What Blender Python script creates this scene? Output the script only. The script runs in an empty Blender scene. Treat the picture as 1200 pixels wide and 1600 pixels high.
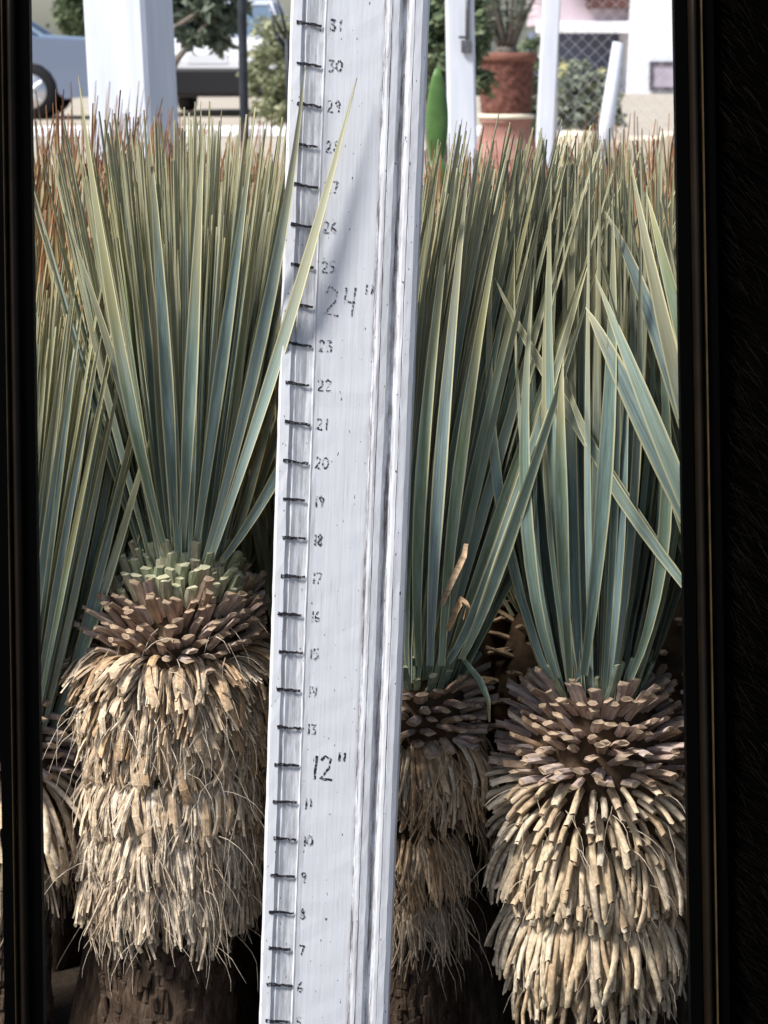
import bpy, math, random
from mathutils import Vector, Matrix, noise
R = math.radians
rnd = random.Random(7)

# ---------------------------------------------------------------- camera, sky, sun, exposure
scene = bpy.context.scene
COL = scene.collection
F_PX = 4157.0                       # focal length in pixels of the 1200 x 1600 photograph
PITCH = R(9.8)
CAM = Vector((0.0, -1.735, 0.775))
cam_data = bpy.data.cameras.new('camera')
cam = bpy.data.objects.new('camera', cam_data)
COL.objects.link(cam)
cam.location = CAM
cam.rotation_euler = (math.pi / 2 - PITCH, 0, 0)
cam_data.sensor_fit = 'VERTICAL'
cam_data.sensor_height = 24.0
cam_data.lens = F_PX / 1600.0 * 24.0
cam_data.clip_start = 0.02
cam_data.clip_end = 3000
cam_data.dof.use_dof = True
cam_data.dof.focus_distance = 1.76
cam_data.dof.aperture_fstop = 22
scene.camera = cam

SUN_EL, SUN_AZ = R(52), R(-58)      # azimuth from behind the camera, negative = from the camera's left
world = bpy.data.worlds.new('World')
scene.world = world
world.use_nodes = True
wn = world.node_tree
sky = wn.nodes.new('ShaderNodeTexSky')
sky.sky_type = 'NISHITA'
sky.sun_disc = False
sky.sun_elevation = SUN_EL
sky.dust_density = 2.0
bg = wn.nodes['Background']
bg.inputs['Strength'].default_value = 0.078
wn.links.new(sky.outputs[0], bg.inputs['Color'])
sun_from = Vector((math.sin(SUN_AZ) * math.cos(SUN_EL), -math.cos(SUN_AZ) * math.cos(SUN_EL), math.sin(SUN_EL)))
sky.sun_rotation = math.atan2(sun_from.x, sun_from.y)
sd = bpy.data.lights.new('sun', 'SUN')
sd.energy = 3.0
sd.angle = R(12)
sd.color = (1.0, 0.975, 0.94)
so = bpy.data.objects.new('sun', sd)
COL.objects.link(so)
so.rotation_euler = (-sun_from).to_track_quat('-Z', 'Y').to_euler()
scene.view_settings.view_transform = 'Standard'
scene.view_settings.look = 'None'
scene.view_settings.gamma = 1.0
scene.view_settings.use_curve_mapping = False
scene.view_settings.exposure = 1.2

# ---------------------------------------------------------------- helpers
FWD = Vector((0, math.cos(PITCH), -math.sin(PITCH)))
UP = Vector((0, math.sin(PITCH), math.cos(PITCH)))


def P(px, py, Y):
    """Point of the plane y = Y seen at pixel (px, py) of the photograph."""
    d = FWD + Vector((1, 0, 0)) * ((px - 600) / F_PX) + UP * ((800 - py) / F_PX)
    return CAM + d * ((Y - CAM.y) / d.y)


def ppm(Y):
    return F_PX / ((Y - CAM.y) / math.cos(PITCH))


def mesh_obj(name, verts, faces, mats, parent=None, smooth=False, midx=None, uvs=None, link=True):
    me = bpy.data.meshes.new(name)
    me.from_pydata([tuple(v) for v in verts], [], faces)
    for m in (mats if isinstance(mats, (list, tuple)) else [mats]):
        me.materials.append(m)
    if midx:
        me.polygons.foreach_set('material_index', midx)
    if smooth:
        me.polygons.foreach_set('use_smooth', [True] * len(me.polygons))
    if uvs is not None:
        uv = me.uv_layers.new(name='UVMap')
        idx = [0] * len(me.loops)
        me.loops.foreach_get('vertex_index', idx)
        flat = []
        for i in idx:
            flat += uvs[i]
        uv.data.foreach_set('uv', flat)
    me.update()
    if not link:
        return me
    return add(name, me, parent)


def add(name, me, parent=None, matrix=None):
    o = bpy.data.objects.new(name, me)
    COL.objects.link(o)
    if parent is not None:
        o.parent = parent
    if matrix is not None:
        o.matrix_basis = matrix
    return o


def tag(o, label=None, cat=None, group=None, kind=None):
    if label: o['label'] = label
    if cat: o['category'] = cat
    if group: o['group'] = group
    if kind: o['kind'] = kind
    return o


def empty(name, loc, label, cat, group=None, rot=(0, 0, 0)):
    o = bpy.data.objects.new(name, None)
    o.empty_display_size = 0.05
    COL.objects.link(o)
    o.location = loc
    o.rotation_euler = rot
    return tag(o, label, cat, group)


class MB:
    """Collects verts/faces for one mesh."""
    def __init__(s):
        s.v, s.f, s.m, s.uv = [], [], [], []

    def grid(s, rings, closed=True, cap0=False, cap1=False, mi=0, capmi=None):
        n = len(rings[0]); b = len(s.v)
        for r in rings: s.v += [Vector(p) for p in r]
        for i in range(len(rings) - 1):
            for j in range(n if closed else n - 1):
                k = (j + 1) % n
                s.f.append((b + i * n + j, b + i * n + k, b + (i + 1) * n + k, b + (i + 1) * n + j)); s.m.append(mi)
        cm = mi if capmi is None else capmi
        if cap0: s.f.append(tuple(b + j for j in reversed(range(n)))); s.m.append(cm)
        if cap1: s.f.append(tuple(b + (len(rings) - 1) * n + j for j in range(n))); s.m.append(cm)
        return s

    def box(s, c, d, rot=None, bev=0.0, mi=0):
        c = Vector(c); hx, hy, hz = d[0] / 2, d[1] / 2, d[2] / 2
        b = min(bev, hx * .9, hy * .9, hz * .9)
        def ring(x, y, z):
            if b: return [(-x + b, -y, z), (x - b, -y, z), (x, -y + b, z), (x, y - b, z), (x - b, y, z), (-x + b, y, z), (-x, y - b, z), (-x, -y + b, z)]
            return [(-x, -y, z), (x, -y, z), (x, y, z), (-x, y, z)]
        zs = [(-hz, b), (-hz + b, 0), (hz - b, 0), (hz, b)] if b else [(-hz, 0), (hz, 0)]
        rings = []
        for z, inset in zs:
            r = [Vector(p) for p in ring(hx - inset * .7, hy - inset * .7, z)]
            if rot is not None: r = [rot @ p for p in r]
            rings.append([p + c for p in r])
        return s.grid(rings, True, True, True, mi)

    def tube(s, pts, rads, n=8, mi=0, cap=True):
        pts = [Vector(p) for p in pts]
        if not isinstance(rads, (list, tuple)): rads = [rads] * len(pts)
        rings = []; a = None
        for i, p in enumerate(pts):
            t = (pts[min(i + 1, len(pts) - 1)] - pts[max(i - 1, 0)]).normalized()
            if a is None:
                a = t.orthogonal().normalized()
            else:
                a = (a - t * a.dot(t)).normalized()
            bb = t.cross(a)
            rings.append([p + (a * math.cos(2 * math.pi * k / n) + bb * math.sin(2 * math.pi * k / n)) * rads[i] for k in range(n)])
        return s.grid(rings, True, cap, cap, mi)

    def lathe(s, prof, n=24, c=(0, 0, 0), axis='z', mi=0, cap0=True, cap1=True):
        c = Vector(c); rings = []
        for r, h in prof:
            ring = []
            for k in range(n):
                a = 2 * math.pi * k / n
                if axis == 'z': ring.append(c + Vector((r * math.cos(a), r * math.sin(a), h)))
                else: ring.append(c + Vector((r * math.cos(a), -h, r * math.sin(a))))
            rings.append(ring)
        return s.grid(rings, True, cap0, cap1, mi)

    def merge(s, me, M):
        b = len(s.v)
        s.v += [M @ v.co for v in me.vertices]
        for p in me.polygons:
            s.f.append(tuple(b + i for i in p.vertices)); s.m.append(p.material_index)
        return s

    def build(s, name, mats, parent=None, smooth=False):
        return mesh_obj(name, s.v, s.f, mats, parent, smooth, s.m)


# ---------------------------------------------------------------- materials
class NT:
    def __init__(s, name):
        s.mat = bpy.data.materials.new(name)
        s.mat.use_nodes = True
        s.t = s.mat.node_tree
        s.b = s.t.nodes['Principled BSDF']

    def n(s, typ, **kw):
        nd = s.t.nodes.new('ShaderNode' + typ)
        for k, v in kw.items():
            if k in nd.inputs: nd.inputs[k].default_value = v
            else: setattr(nd, k, v)
        return nd

    def l(s, a, b): s.t.links.new(a, b)

    def ramp(s, fac, stops, interp='LINEAR'):
        r = s.n('ValToRGB'); cr = r.color_ramp; cr.interpolation = interp
        while len(cr.elements) < len(stops): cr.elements.new(0.5)
        for e, (p, c) in zip(cr.elements, stops):
            e.position = p
            e.color = (c, c, c, 1) if isinstance(c, (int, float)) else (*c, 1)
        s.l(fac, r.inputs['Fac'])
        return r.outputs['Color']

    def mix(s, fac, a, b, blend='MIX'):
        m = s.n('MixRGB', blend_type=blend)
        for i, x in zip((0, 1, 2), (fac, a, b)):
            if hasattr(x, 'links'): s.l(x, m.inputs[i])
            elif isinstance(x, (int, float)): m.inputs[i].default_value = x if i == 0 else (x, x, x, 1)
            else: m.inputs[i].default_value = (*x, 1)
        return m.outputs[0]

    def coord(s, scale=(1, 1, 1), out='Object'):
        tc = s.n('TexCoord'); mp = s.n('Mapping'); mp.inputs['Scale'].default_value = scale
        s.l(tc.outputs[out], mp.inputs['Vector'])
        return mp.outputs[0]

    def noise(s, vec, scale, detail=4, rough=.6):
        nz = s.n('TexNoise'); nz.inputs['Scale'].default_value = scale
        nz.inputs['Detail'].default_value = detail; nz.inputs['Roughness'].default_value = rough
        if vec is not None: s.l(vec, nz.inputs['Vector'])
        return nz.outputs['Fac']

    def bump(s, h, strength=.3, dist=.002):
        b = s.n('Bump'); b.inputs['Strength'].default_value = strength; b.inputs['Distance'].default_value = dist
        s.l(h, b.inputs['Height']); s.l(b.outputs[0], s.b.inputs['Normal'])

    def base(s, c, rough=.6, spec=.3, metal=0):
        if hasattr(c, 'links'): s.l(c, s.b.inputs['Base Color'])
        else: s.b.inputs['Base Color'].default_value = (*c, 1)
        s.b.inputs['Roughness'].default_value = rough
        s.b.inputs['Specular IOR Level'].default_value = spec
        s.b.inputs['Metallic'].default_value = metal
        return s.mat


def mottled(name, c1, c2, scale=10, rough=.7, spec=.25, bump=0, stretch=(1, 1, 1), bd=.002, metal=0):
    k = NT(name); v = k.coord(stretch); nz = k.noise(v, scale)
    k.base(k.ramp(nz, [(.3, c1), (.7, c2)]), rough, spec, metal)
    if bump: k.bump(nz, bump, bd)
    return k.mat


def leaf_material(name, cool, mid, olive, edge, tip, tip_at=1.0, warm=.5, old=(.40, .31, .13)):
    k = NT(name)
    tc = k.n('TexCoord'); sep = k.n('SeparateXYZ'); k.l(tc.outputs['UV'], sep.inputs[0])
    oi0 = k.n('ObjectInfo')
    fl = k.n('Math', operation='FLOOR'); k.l(sep.outputs[0], fl.inputs[0])
    fm = k.n('Math', operation='MULTIPLY_ADD'); k.l(fl.outputs[0], fm.inputs[0]); fm.inputs[1].default_value = .618034; k.l(oi0.outputs['Random'], fm.inputs[2])
    rv = k.n('Math', operation='FRACT'); k.l(fm.outputs[0], rv.inputs[0])
    uf = k.n('Math', operation='FRACT'); k.l(sep.outputs[0], uf.inputs[0])
    body = k.ramp(rv.outputs[0], [(0, tuple(x * .75 for x in mid)), (.25, cool), (.5, mid), (.8, olive), (.93, tuple(x * 1.2 for x in cool)), (1, tuple(x * 1.3 for x in olive))])
    # long fibres
    comb = k.n('CombineXYZ')
    m1 = k.n('Math', operation='MULTIPLY'); k.l(uf.outputs[0], m1.inputs[0]); m1.inputs[1].default_value = 14
    m2 = k.n('Math', operation='MULTIPLY'); k.l(sep.outputs[1], m2.inputs[0]); m2.inputs[1].default_value = 2.5
    m3 = k.n('Math', operation='MULTIPLY'); k.l(rv.outputs[0], m3.inputs[0]); m3.inputs[1].default_value = 40
    k.l(m1.outputs[0], comb.inputs[0]); k.l(m2.outputs[0], comb.inputs[1]); k.l(m3.outputs[0], comb.inputs[2])
    st = k.noise(comb.outputs[0], 1.0, 3)
    body = k.mix(1.0, body, k.ramp(st, [(.3, .62), (.7, 1.28)]), 'MULTIPLY')
    # blotches of bloom
    comb2 = k.n('CombineXYZ'); k.l(m2.outputs[0], comb2.inputs[1]); k.l(m3.outputs[0], comb2.inputs[2]); k.l(uf.outputs[0], comb2.inputs[0])
    bl = k.noise(comb2.outputs[0], 3.0, 3)
    body = k.mix(k.ramp(bl, [(.45, 0.0), (.7, .55)]), body, tuple(x * 1.5 for x in cool))
    # older, warmer towards the end of the blade
    r2 = k.n('Math', operation='FRACT'); r2m = k.n('Math', operation='MULTIPLY'); k.l(rv.outputs[0], r2m.inputs[0]); r2m.inputs[1].default_value = 7.31; k.l(r2m.outputs[0], r2.inputs[0])
    wv = k.n('Math', operation='MULTIPLY_ADD'); k.l(r2.outputs[0], wv.inputs[0]); wv.inputs[1].default_value = .45; k.l(sep.outputs[1], wv.inputs[2])
    body = k.mix(k.ramp(wv.outputs[0], [(.76, 0.0), (1.15, warm)]), body, old)
    # yellow margin
    a = k.n('Math', operation='SUBTRACT'); k.l(uf.outputs[0], a.inputs[0]); a.inputs[1].default_value = .5
    b = k.n('Math', operation='ABSOLUTE'); k.l(a.outputs[0], b.inputs[0])
    em = k.ramp(b.outputs[0], [(.37, 0.0), (.425, .95)])
    body = k.mix(em, body, edge)
    # dry tip, pale foot
    tv = k.n('Math', operation='MULTIPLY_ADD'); k.l(bl, tv.inputs[0]); tv.inputs[1].default_value = .10; k.l(sep.outputs[1], tv.inputs[2])
    body = k.mix(k.ramp(tv.outputs[0], [(tip_at, 0.0), (tip_at + .045, 1.0)]), body, tip)
    # scattered brown specks
    sp = k.noise(comb2.outputs[0], 22.0, 2)
    body = k.mix(k.ramp(sp, [(.70, 0.0), (.76, .7)]), body, (.09, .05, .025))
    k.base(body, .42, .4)
    tr = k.n('BsdfTranslucent'); k.l(body, tr.inputs[0])
    mx = k.n('MixShader'); mx.inputs[0].default_value = .12
    k.l(k.b.outputs[0], mx.inputs[1]); k.l(tr.outputs[0], mx.inputs[2])
    k.l(mx.outputs[0], k.t.nodes['Material Output'].inputs['Surface'])
    k.bump(st, .25, .0008)
    return k.mat


def dry_material(name, cols, rough=.8, streak=60):
    """Dead leaf bases: colour per piece, fine long grain."""
    k = NT(name); oi = k.n('ObjectInfo')
    n = len(cols)
    c = k.ramp(oi.outputs['Random'], [(i / max(1, n - 1), x) for i, x in enumerate(cols)])
    nz = k.noise(k.coord((streak * .6, streak * 6, streak * 6)), 1.0, 3)
    geo = k.noise(k.coord((1, 1, 1)), 130, 3)
    c = k.mix(1.0, c, k.ramp(nz, [(.3, .55), (.7, 1.25)]), 'MULTIPLY')
    c = k.mix(1.0, c, k.ramp(geo, [(.3, .7), (.65, 1.15)]), 'MULTIPLY')
    k.base(c, rough, .15)
    k.bump(nz, .5, .001)
    return k.mat


M = {}
M['leaf'] = leaf_material('yucca_leaf', (.27, .345, .33), (.19, .265, .215), (.215, .27, .14), (.66, .62, .37), (.16, .085, .05))
M['leaf_back'] = leaf_material('yucca_leaf_far', (.25, .30, .25), (.215, .26, .17), (.29, .28, .14), (.60, .50, .25), (.30, .14, .065), .93, .85, (.42, .30, .14))
M['leaf_dark'] = leaf_material('yucca_leaf_blue', (.20, .28, .275), (.14, .21, .185), (.165, .22, .13), (.48, .47, .29), (.12, .065, .04))
M['green_stub'] = dry_material('green_stub', [(.36, .39, .24), (.44, .44, .28), (.38, .33, .24), (.31, .34, .20), (.35, .27, .21)])
M['bluegreen_stub'] = dry_material('bluegreen_stub', [(.18, .25, .20), (.23, .30, .23), (.25, .27, .17)])
M['cut_green'] = mottled('cut_green', (.32, .32, .19), (.44, .41, .28), 150)
M['mauve_stub'] = dry_material('mauve_stub', [(.38, .29, .25), (.46, .37, .33), (.32, .22, .165), (.52, .42, .34), (.38, .25, .16)])
M['cut_pale'] = mottled('cut_pale', (.20, .135, .085), (.40, .30, .205), 200)
M['tan_dry'] = dry_material('tan_dry', [(.46, .32, .19), (.56, .43, .29), (.38, .24, .13), (.62, .50, .36), (.48, .32, .17)])
M['straw'] = dry_material('straw', [(.58, .47, .34), (.68, .58, .45), (.46, .35, .24), (.62, .51, .37), (.38, .28, .19)])
M['finger_dry'] = dry_material('finger_dry', [(.58, .45, .29), (.66, .54, .37), (.46, .33, .20), (.70, .60, .45), (.40, .28, .17)])
M['grey_straw'] = dry_material('grey_straw', [(.34, .26, .18), (.42, .33, .24), (.28, .20, .13)])
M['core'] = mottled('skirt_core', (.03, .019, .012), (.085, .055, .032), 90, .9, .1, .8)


def bark_material():
    k = NT('bark'); v = k.coord((1, 1, .22))
    a = k.noise(v, 150, 6, .75)
    c = k.ramp(a, [(.3, (.022, .014, .010)), (.5, (.075, .050, .034)), (.7, (.17, .12, .085))])
    k.base(c, .9, .1); k.bump(a, 1.0, .006)
    return k.mat


M['bark'] = bark_material()


def paint_material():
    k = NT('old_white_paint')
    W = 0.0889
    tc = k.n('TexCoord'); sep = k.n('SeparateXYZ'); k.l(tc.outputs['Object'], sep.inputs[0])
    dv = k.n('Math', operation='MULTIPLY_ADD'); k.l(sep.outputs[0], dv.inputs[0]); dv.inputs[1].default_value = 1 / W; dv.inputs[2].default_value = .5
    grain = k.noise(k.coord((1, 1, .035)), 420, 4, .6)
    streak = k.noise(k.coord((1, 1, .02)), 900, 2)
    blot = k.noise(k.coord((1, 1, .3)), 28, 4)
    fleck = k.noise(k.coord((1, 1, .45)), 420, 2, .5)
    c = k.ramp(grain, [(.25, (.60, .61, .645)), (.6, (.66, .67, .705))])
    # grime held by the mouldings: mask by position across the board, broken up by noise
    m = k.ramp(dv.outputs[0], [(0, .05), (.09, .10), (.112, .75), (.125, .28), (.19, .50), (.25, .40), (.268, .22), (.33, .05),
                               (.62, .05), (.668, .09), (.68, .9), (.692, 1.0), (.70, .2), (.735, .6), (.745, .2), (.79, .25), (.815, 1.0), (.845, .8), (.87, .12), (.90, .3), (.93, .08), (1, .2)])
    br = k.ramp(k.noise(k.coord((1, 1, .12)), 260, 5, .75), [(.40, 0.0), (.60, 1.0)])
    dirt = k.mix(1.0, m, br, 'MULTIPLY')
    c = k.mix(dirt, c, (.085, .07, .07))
    c = k.mix(k.ramp(blot, [(.58, 0.0), (.74, .30)]), c, (.40, .38, .40))
    c = k.mix(k.ramp(streak, [(.69, 0.0), (.75, .4)]), c, (.30, .28, .29))
    c = k.mix(k.ramp(fleck, [(.71, 0.0), (.73, .9)]), c, (.06, .05, .05))
    k.base(c, .5, .35); k.bump(grain, .3, .0006)
    return k.mat


M['paint'] = paint_material()


def ink_material(name, lo, hi):
    k = NT(name)
    nz = k.noise(k.coord((1, 1, 1)), 800, 3, .7)
    k.base((.02, .018, .025), .6, .2)
    tr = k.n('BsdfTransparent'); mx = k.n('MixShader')
    k.l(k.ramp(nz, [(lo, 0.0), (hi, 1.0)]), mx.inputs[0])
    k.l(k.b.outputs[0], mx.inputs[1]); k.l(tr.outputs[0], mx.inputs[2])
    k.l(mx.outputs[0], k.t.nodes['Material Output'].inputs['Surface'])
    return k.mat


M['ink'] = ink_material('marker_ink', .50, .62)
M['ink_worn'] = ink_material('marker_ink_worn', .42, .56)
M['black_glass'] = NT('black_glass').base((.0008, .0008, .0008), .5, .01)
M['bronze'] = mottled('dark_bronze', (.003, .0018, .0008), (.008, .0045, .002), 30, .5, .1)
M['bronze_highlight'] = mottled('bronze_edge_highlight', (.025, .016, .006), (.055, .036, .014), 60, .5, .2)  # brighter bronze: the highlight line on the rail, put into the colour
M['fur_back'] = NT('fur_back').base((.0008, .0007, .0006), .95, .0)
M['fur'] = NT('fur').base((.004, .003, .002), .7, .03)
M['soil'] = mottled('soil', (.012, .009, .006), (.030, .022, .016), 40, .95, .1, .6, bd=.01)
M['dirt'] = mottled('dry_dirt', (.32, .28, .225), (.42, .375, .31), 1.2, .95, .1, .3, bd=.02)
M['post_paint'] = mottled('post_paint', (.52, .55, .62), (.66, .68, .74), 9, .6, .3, .15, (4, 4, .4))
M['dark_pole'] = mottled('dark_pole', (.012, .014, .02), (.03, .035, .045), 20, .5)
M['steel'] = mottled('steel', (.10, .10, .11), (.2, .2, .21), 80, .45, .4, metal=.6)
M['terracotta'] = mottled('terracotta', (.06, .024, .019), (.19, .082, .062), 34, .85, .15, .7, bd=.012)
M['terracotta_rim'] = mottled('terracotta_rim', (.13, .055, .04), (.23, .105, .08), 26, .85, .15, .2)
M['pink_plaster'] = mottled('pink_plaster', (.26, .125, .10), (.36, .20, .17), 14, .9, .1, .2)
M['cream_stone'] = mottled('cream_stone', (.62, .55, .42), (.74, .66, .52), 8, .9, .1, .2)
M['cactus'] = mottled('cactus', (.06, .13, .035), (.10, .19, .055), 40, .45, .3, .1)
M['twig'] = mottled('twig', (.10, .085, .07), (.22, .19, .16), 60, .9, .1, .4)
M['succulent'] = mottled('succulent', (.16, .20, .15), (.25, .28, .22), 25, .6)
M['house_white'] = mottled('house_white', (.66, .68, .74), (.74, .75, .80), 1.5, .9, .1)
M['house_pink'] = mottled('house_pink', (.52, .42, .46), (.60, .50, .54), 1.5, .9, .1)
M['trim_white'] = mottled('trim_white', (.74, .74, .76), (.82, .82, .84), 3, .7)
M['porch_painted_shade'] = mottled('porch_painted_shade', (.13, .15, .22), (.17, .19, .27), 2, .9, .1)  # porch shadow put into the wall colour as dark blue-grey
M['roof_brown'] = mottled('roof_brown', (.10, .05, .045), (.17, .09, .08), 8, .9, .1)
M['shutter'] = mottled('shutter', (.34, .30, .36), (.44, .40, .46), 4, .8)
M['dark_frame'] = mottled('dark_frame', (.06, .055, .07), (.10, .09, .11), 6, .7)
M['wire'] = mottled('galvanised_wire', (.45, .46, .5), (.6, .6, .64), 30, .5, .4, metal=.4)


def car_paint(name, c, metal=.3):
    k = NT(name); k.base(c, .28, .5, metal); k.b.inputs['Coat Weight'].default_value = .6
    return k.mat


M['silver_car'] = car_paint('silver_paint', (.17, .21, .30), .4)
M['white_car'] = car_paint('white_car_paint', (.70, .70, .74), 0)
M['car_glass'] = NT('car_glass').base((.10, .14, .19), .08, .7)
M['rubber'] = NT('rubber').base((.015, .015, .017), .8, .2)
M['rim'] = NT('rim').base((.6, .6, .63), .35, .5, .8)
M['black_trim'] = NT('black_trim').base((.012, .012, .014), .5, .3)
M['tail_red'] = NT('tail_red').base((.45, .015, .02), .25, .5)
M['lamp_clear'] = NT('lamp_clear').base((.6, .62, .65), .15, .5)


def foliage(name, c1, c2, c3):
    k = NT(name)
    v = k.coord((1, 1, 1)); a = k.noise(v, 9, 3); b = k.noise(v, 60, 1)
    c = k.ramp(a, [(.3, c1), (.5, c2), (.7, c3)])
    c = k.mix(1.0, c, k.ramp(b, [(.3, .7), (.7, 1.25)]), 'MULTIPLY')
    k.base(c, .55, .3)
    tr = k.n('BsdfTranslucent'); k.l(c, tr.inputs[0]); mx = k.n('MixShader'); mx.inputs[0].default_value = .25
    k.l(k.b.outputs[0], mx.inputs[1]); k.l(tr.outputs[0], mx.inputs[2])
    k.l(mx.outputs[0], k.t.nodes['Material Output'].inputs['Surface'])
    return k.mat


M['fol_dark'] = foliage('foliage_dark', (.07, .095, .07), (.12, .15, .11), (.20, .22, .17))
M['fol_pale'] = foliage('foliage_pale', (.20, .23, .13), (.30, .32, .19), (.42, .42, .28))
M['fol_mid'] = foliage('foliage_mid', (.07, .10, .06), (.13, .17, .09), (.22, .25, .14))
M['fol_grey'] = foliage('foliage_grey', (.16, .19, .15), (.24, .27, .20), (.34, .36, .27))
M['flower'] = NT('flower').base((.75, .68, .25), .6)
M['petal'] = NT('petal').base((.78, .74, .76), .6)

# ---------------------------------------------------------------- ground
def ground_sheet():
    xs = [-900, -200, -60, -25, -10, -4, 0, 4, 10, 25, 60, 200, 900]
    ys = [-60, -20, -6, -2, 0, 2, 6, 12, 20, 35, 60, 150, 500, 1500]
    v, f = [], []
    for y in ys:
        for x in xs: v.append((x, y, 0))
    n = len(xs)
    for i in range(len(ys) - 1):
        for j in range(n - 1):
            f.append((i * n + j, i * n + j + 1, (i + 1) * n + j + 1, (i + 1) * n + j))
    tag(mesh_obj('ground', v, f, M['dirt']), kind='structure')


ground_sheet()


def soil_bed():
    v, f = [], []
    nx, ny = 110, 110
    for j in range(ny + 1):
        for i in range(nx + 1):
            x = -3.5 + 7.0 * i / nx; y = -4.6 + 7.0 * j / ny  # bed stretched forward past the camera, unseen, to darken bounced light
            e = min(i, nx - i, j, ny - j)
            z = .004 if e == 0 else .006 + .018 * (noise.noise((x * 9, y * 9, 3)) * .5 + .5)
            v.append((x, y, z))
    for j in range(ny):
        for i in range(nx):
            a = j * (nx + 1) + i
            f.append((a, a + 1, a + nx + 2, a + nx + 1))
    tag(mesh_obj('soil_bed', v, f, M['soil'], smooth=True), kind='structure')


soil_bed()

# ---------------------------------------------------------------- yucca pieces
def beam_mesh(name, L, w, h, droop, mats, seed, ragged=.0, flare=0.0, nseg=3, round_end=False, hook=0.0):
    """A leaf base: flattened six-sided beam along +x that bends down by `droop`."""
    q = random.Random(seed)
    rings = []; p = Vector((0, 0, 0)); d0 = 0
    side = q.uniform(-.25, .25) * (.4 if round_end else 1)
    for i in range(nseg + 1):
        t = i / nseg
        a = -droop * t ** 1.1 + hook * t * t
        dirv = Vector((math.cos(a), side * t, math.sin(a)))
        if i: p = p + dirv.normalized() * (L / nseg)
        nrm = Vector((-math.sin(a), 0, math.cos(a)))
        ww = w * (1 + flare * t) * q.uniform(.92, 1.08) * .5
        hh = h * q.uniform(.88, 1.12) * .5 * (1 - .25 * t)
        if round_end and i == nseg: ww *= .86; hh *= .86
        tw = side * t * .8
        prof = [(-1, 0), (-.55, .85), (.45, 1.0), (1, .1), (.5, -.7), (-.5, -.75)]
        ring = []
        for (a1, b1) in prof:
            y = a1 * ww; z = b1 * hh
            y, z = y * math.cos(tw) - z * math.sin(tw), y * math.sin(tw) + z * math.cos(tw)
            off = Vector((0, 0, 0))
            if i == nseg: off = dirv * q.uniform(-1, 1) * ragged * L
            ring.append(p + Vector((0, y, 0)) + nrm * z + off)
        rings.append(ring)
    mb = MB().grid(rings, True, False, False, 0)
    b = len(mb.v); mb.v += [Vector(p_) for p_ in rings[-1]]
    mb.f.append(tuple(b + j for j in range(6))); mb.m.append(1)
    return mesh_obj(name, mb.v, mb.f, mats, smooth=round_end, midx=mb.m, link=False)


def tassel_mesh(name, L, w, droop, mats, seed, n=7, spread=.35):
    """A frayed dead leaf: strips and threads hanging together."""
    q = random.Random(seed); mb = MB()
    for s in range(n):
        side = q.uniform(-spread, spread); y0 = (s / (n - 1) - .5) * w
        l = L * q.uniform(.75, 1.15); dr = droop * q.uniform(.9, 1.1)
        wd = w / n * (q.uniform(1.4, 2.7) if s % 2 == 0 else q.uniform(.3, .7)); hh = wd * q.uniform(.2, .4)
        p = Vector((q.uniform(-.002, .002), y0 * .8, q.uniform(-.0015, .0015))); rings = []; ns = 4
        for i in range(ns + 1):
            t = i / ns
            jt = .16 * max(0, t - .3)
            a = -dr * min(1, t * 1.5) + q.uniform(-jt, jt)
            d = Vector((math.cos(a), side * t * t * 1.5 + q.uniform(-jt, jt), math.sin(a))).normalized()
            if i: p = p + d * (l / ns)
            k = wd * (1 - .4 * t) * .5; nn = Vector((-math.sin(a), 0, math.cos(a)))
            rings.append([p + Vector((0, -k, 0)), p + nn * hh, p + Vector((0, k, 0)), p - nn * hh * .6])
        mb.grid(rings, True, False, True, 0)
    return mesh_obj(name, mb.v, mb.f, mats, midx=[0] * len(mb.f), link=False)


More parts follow.
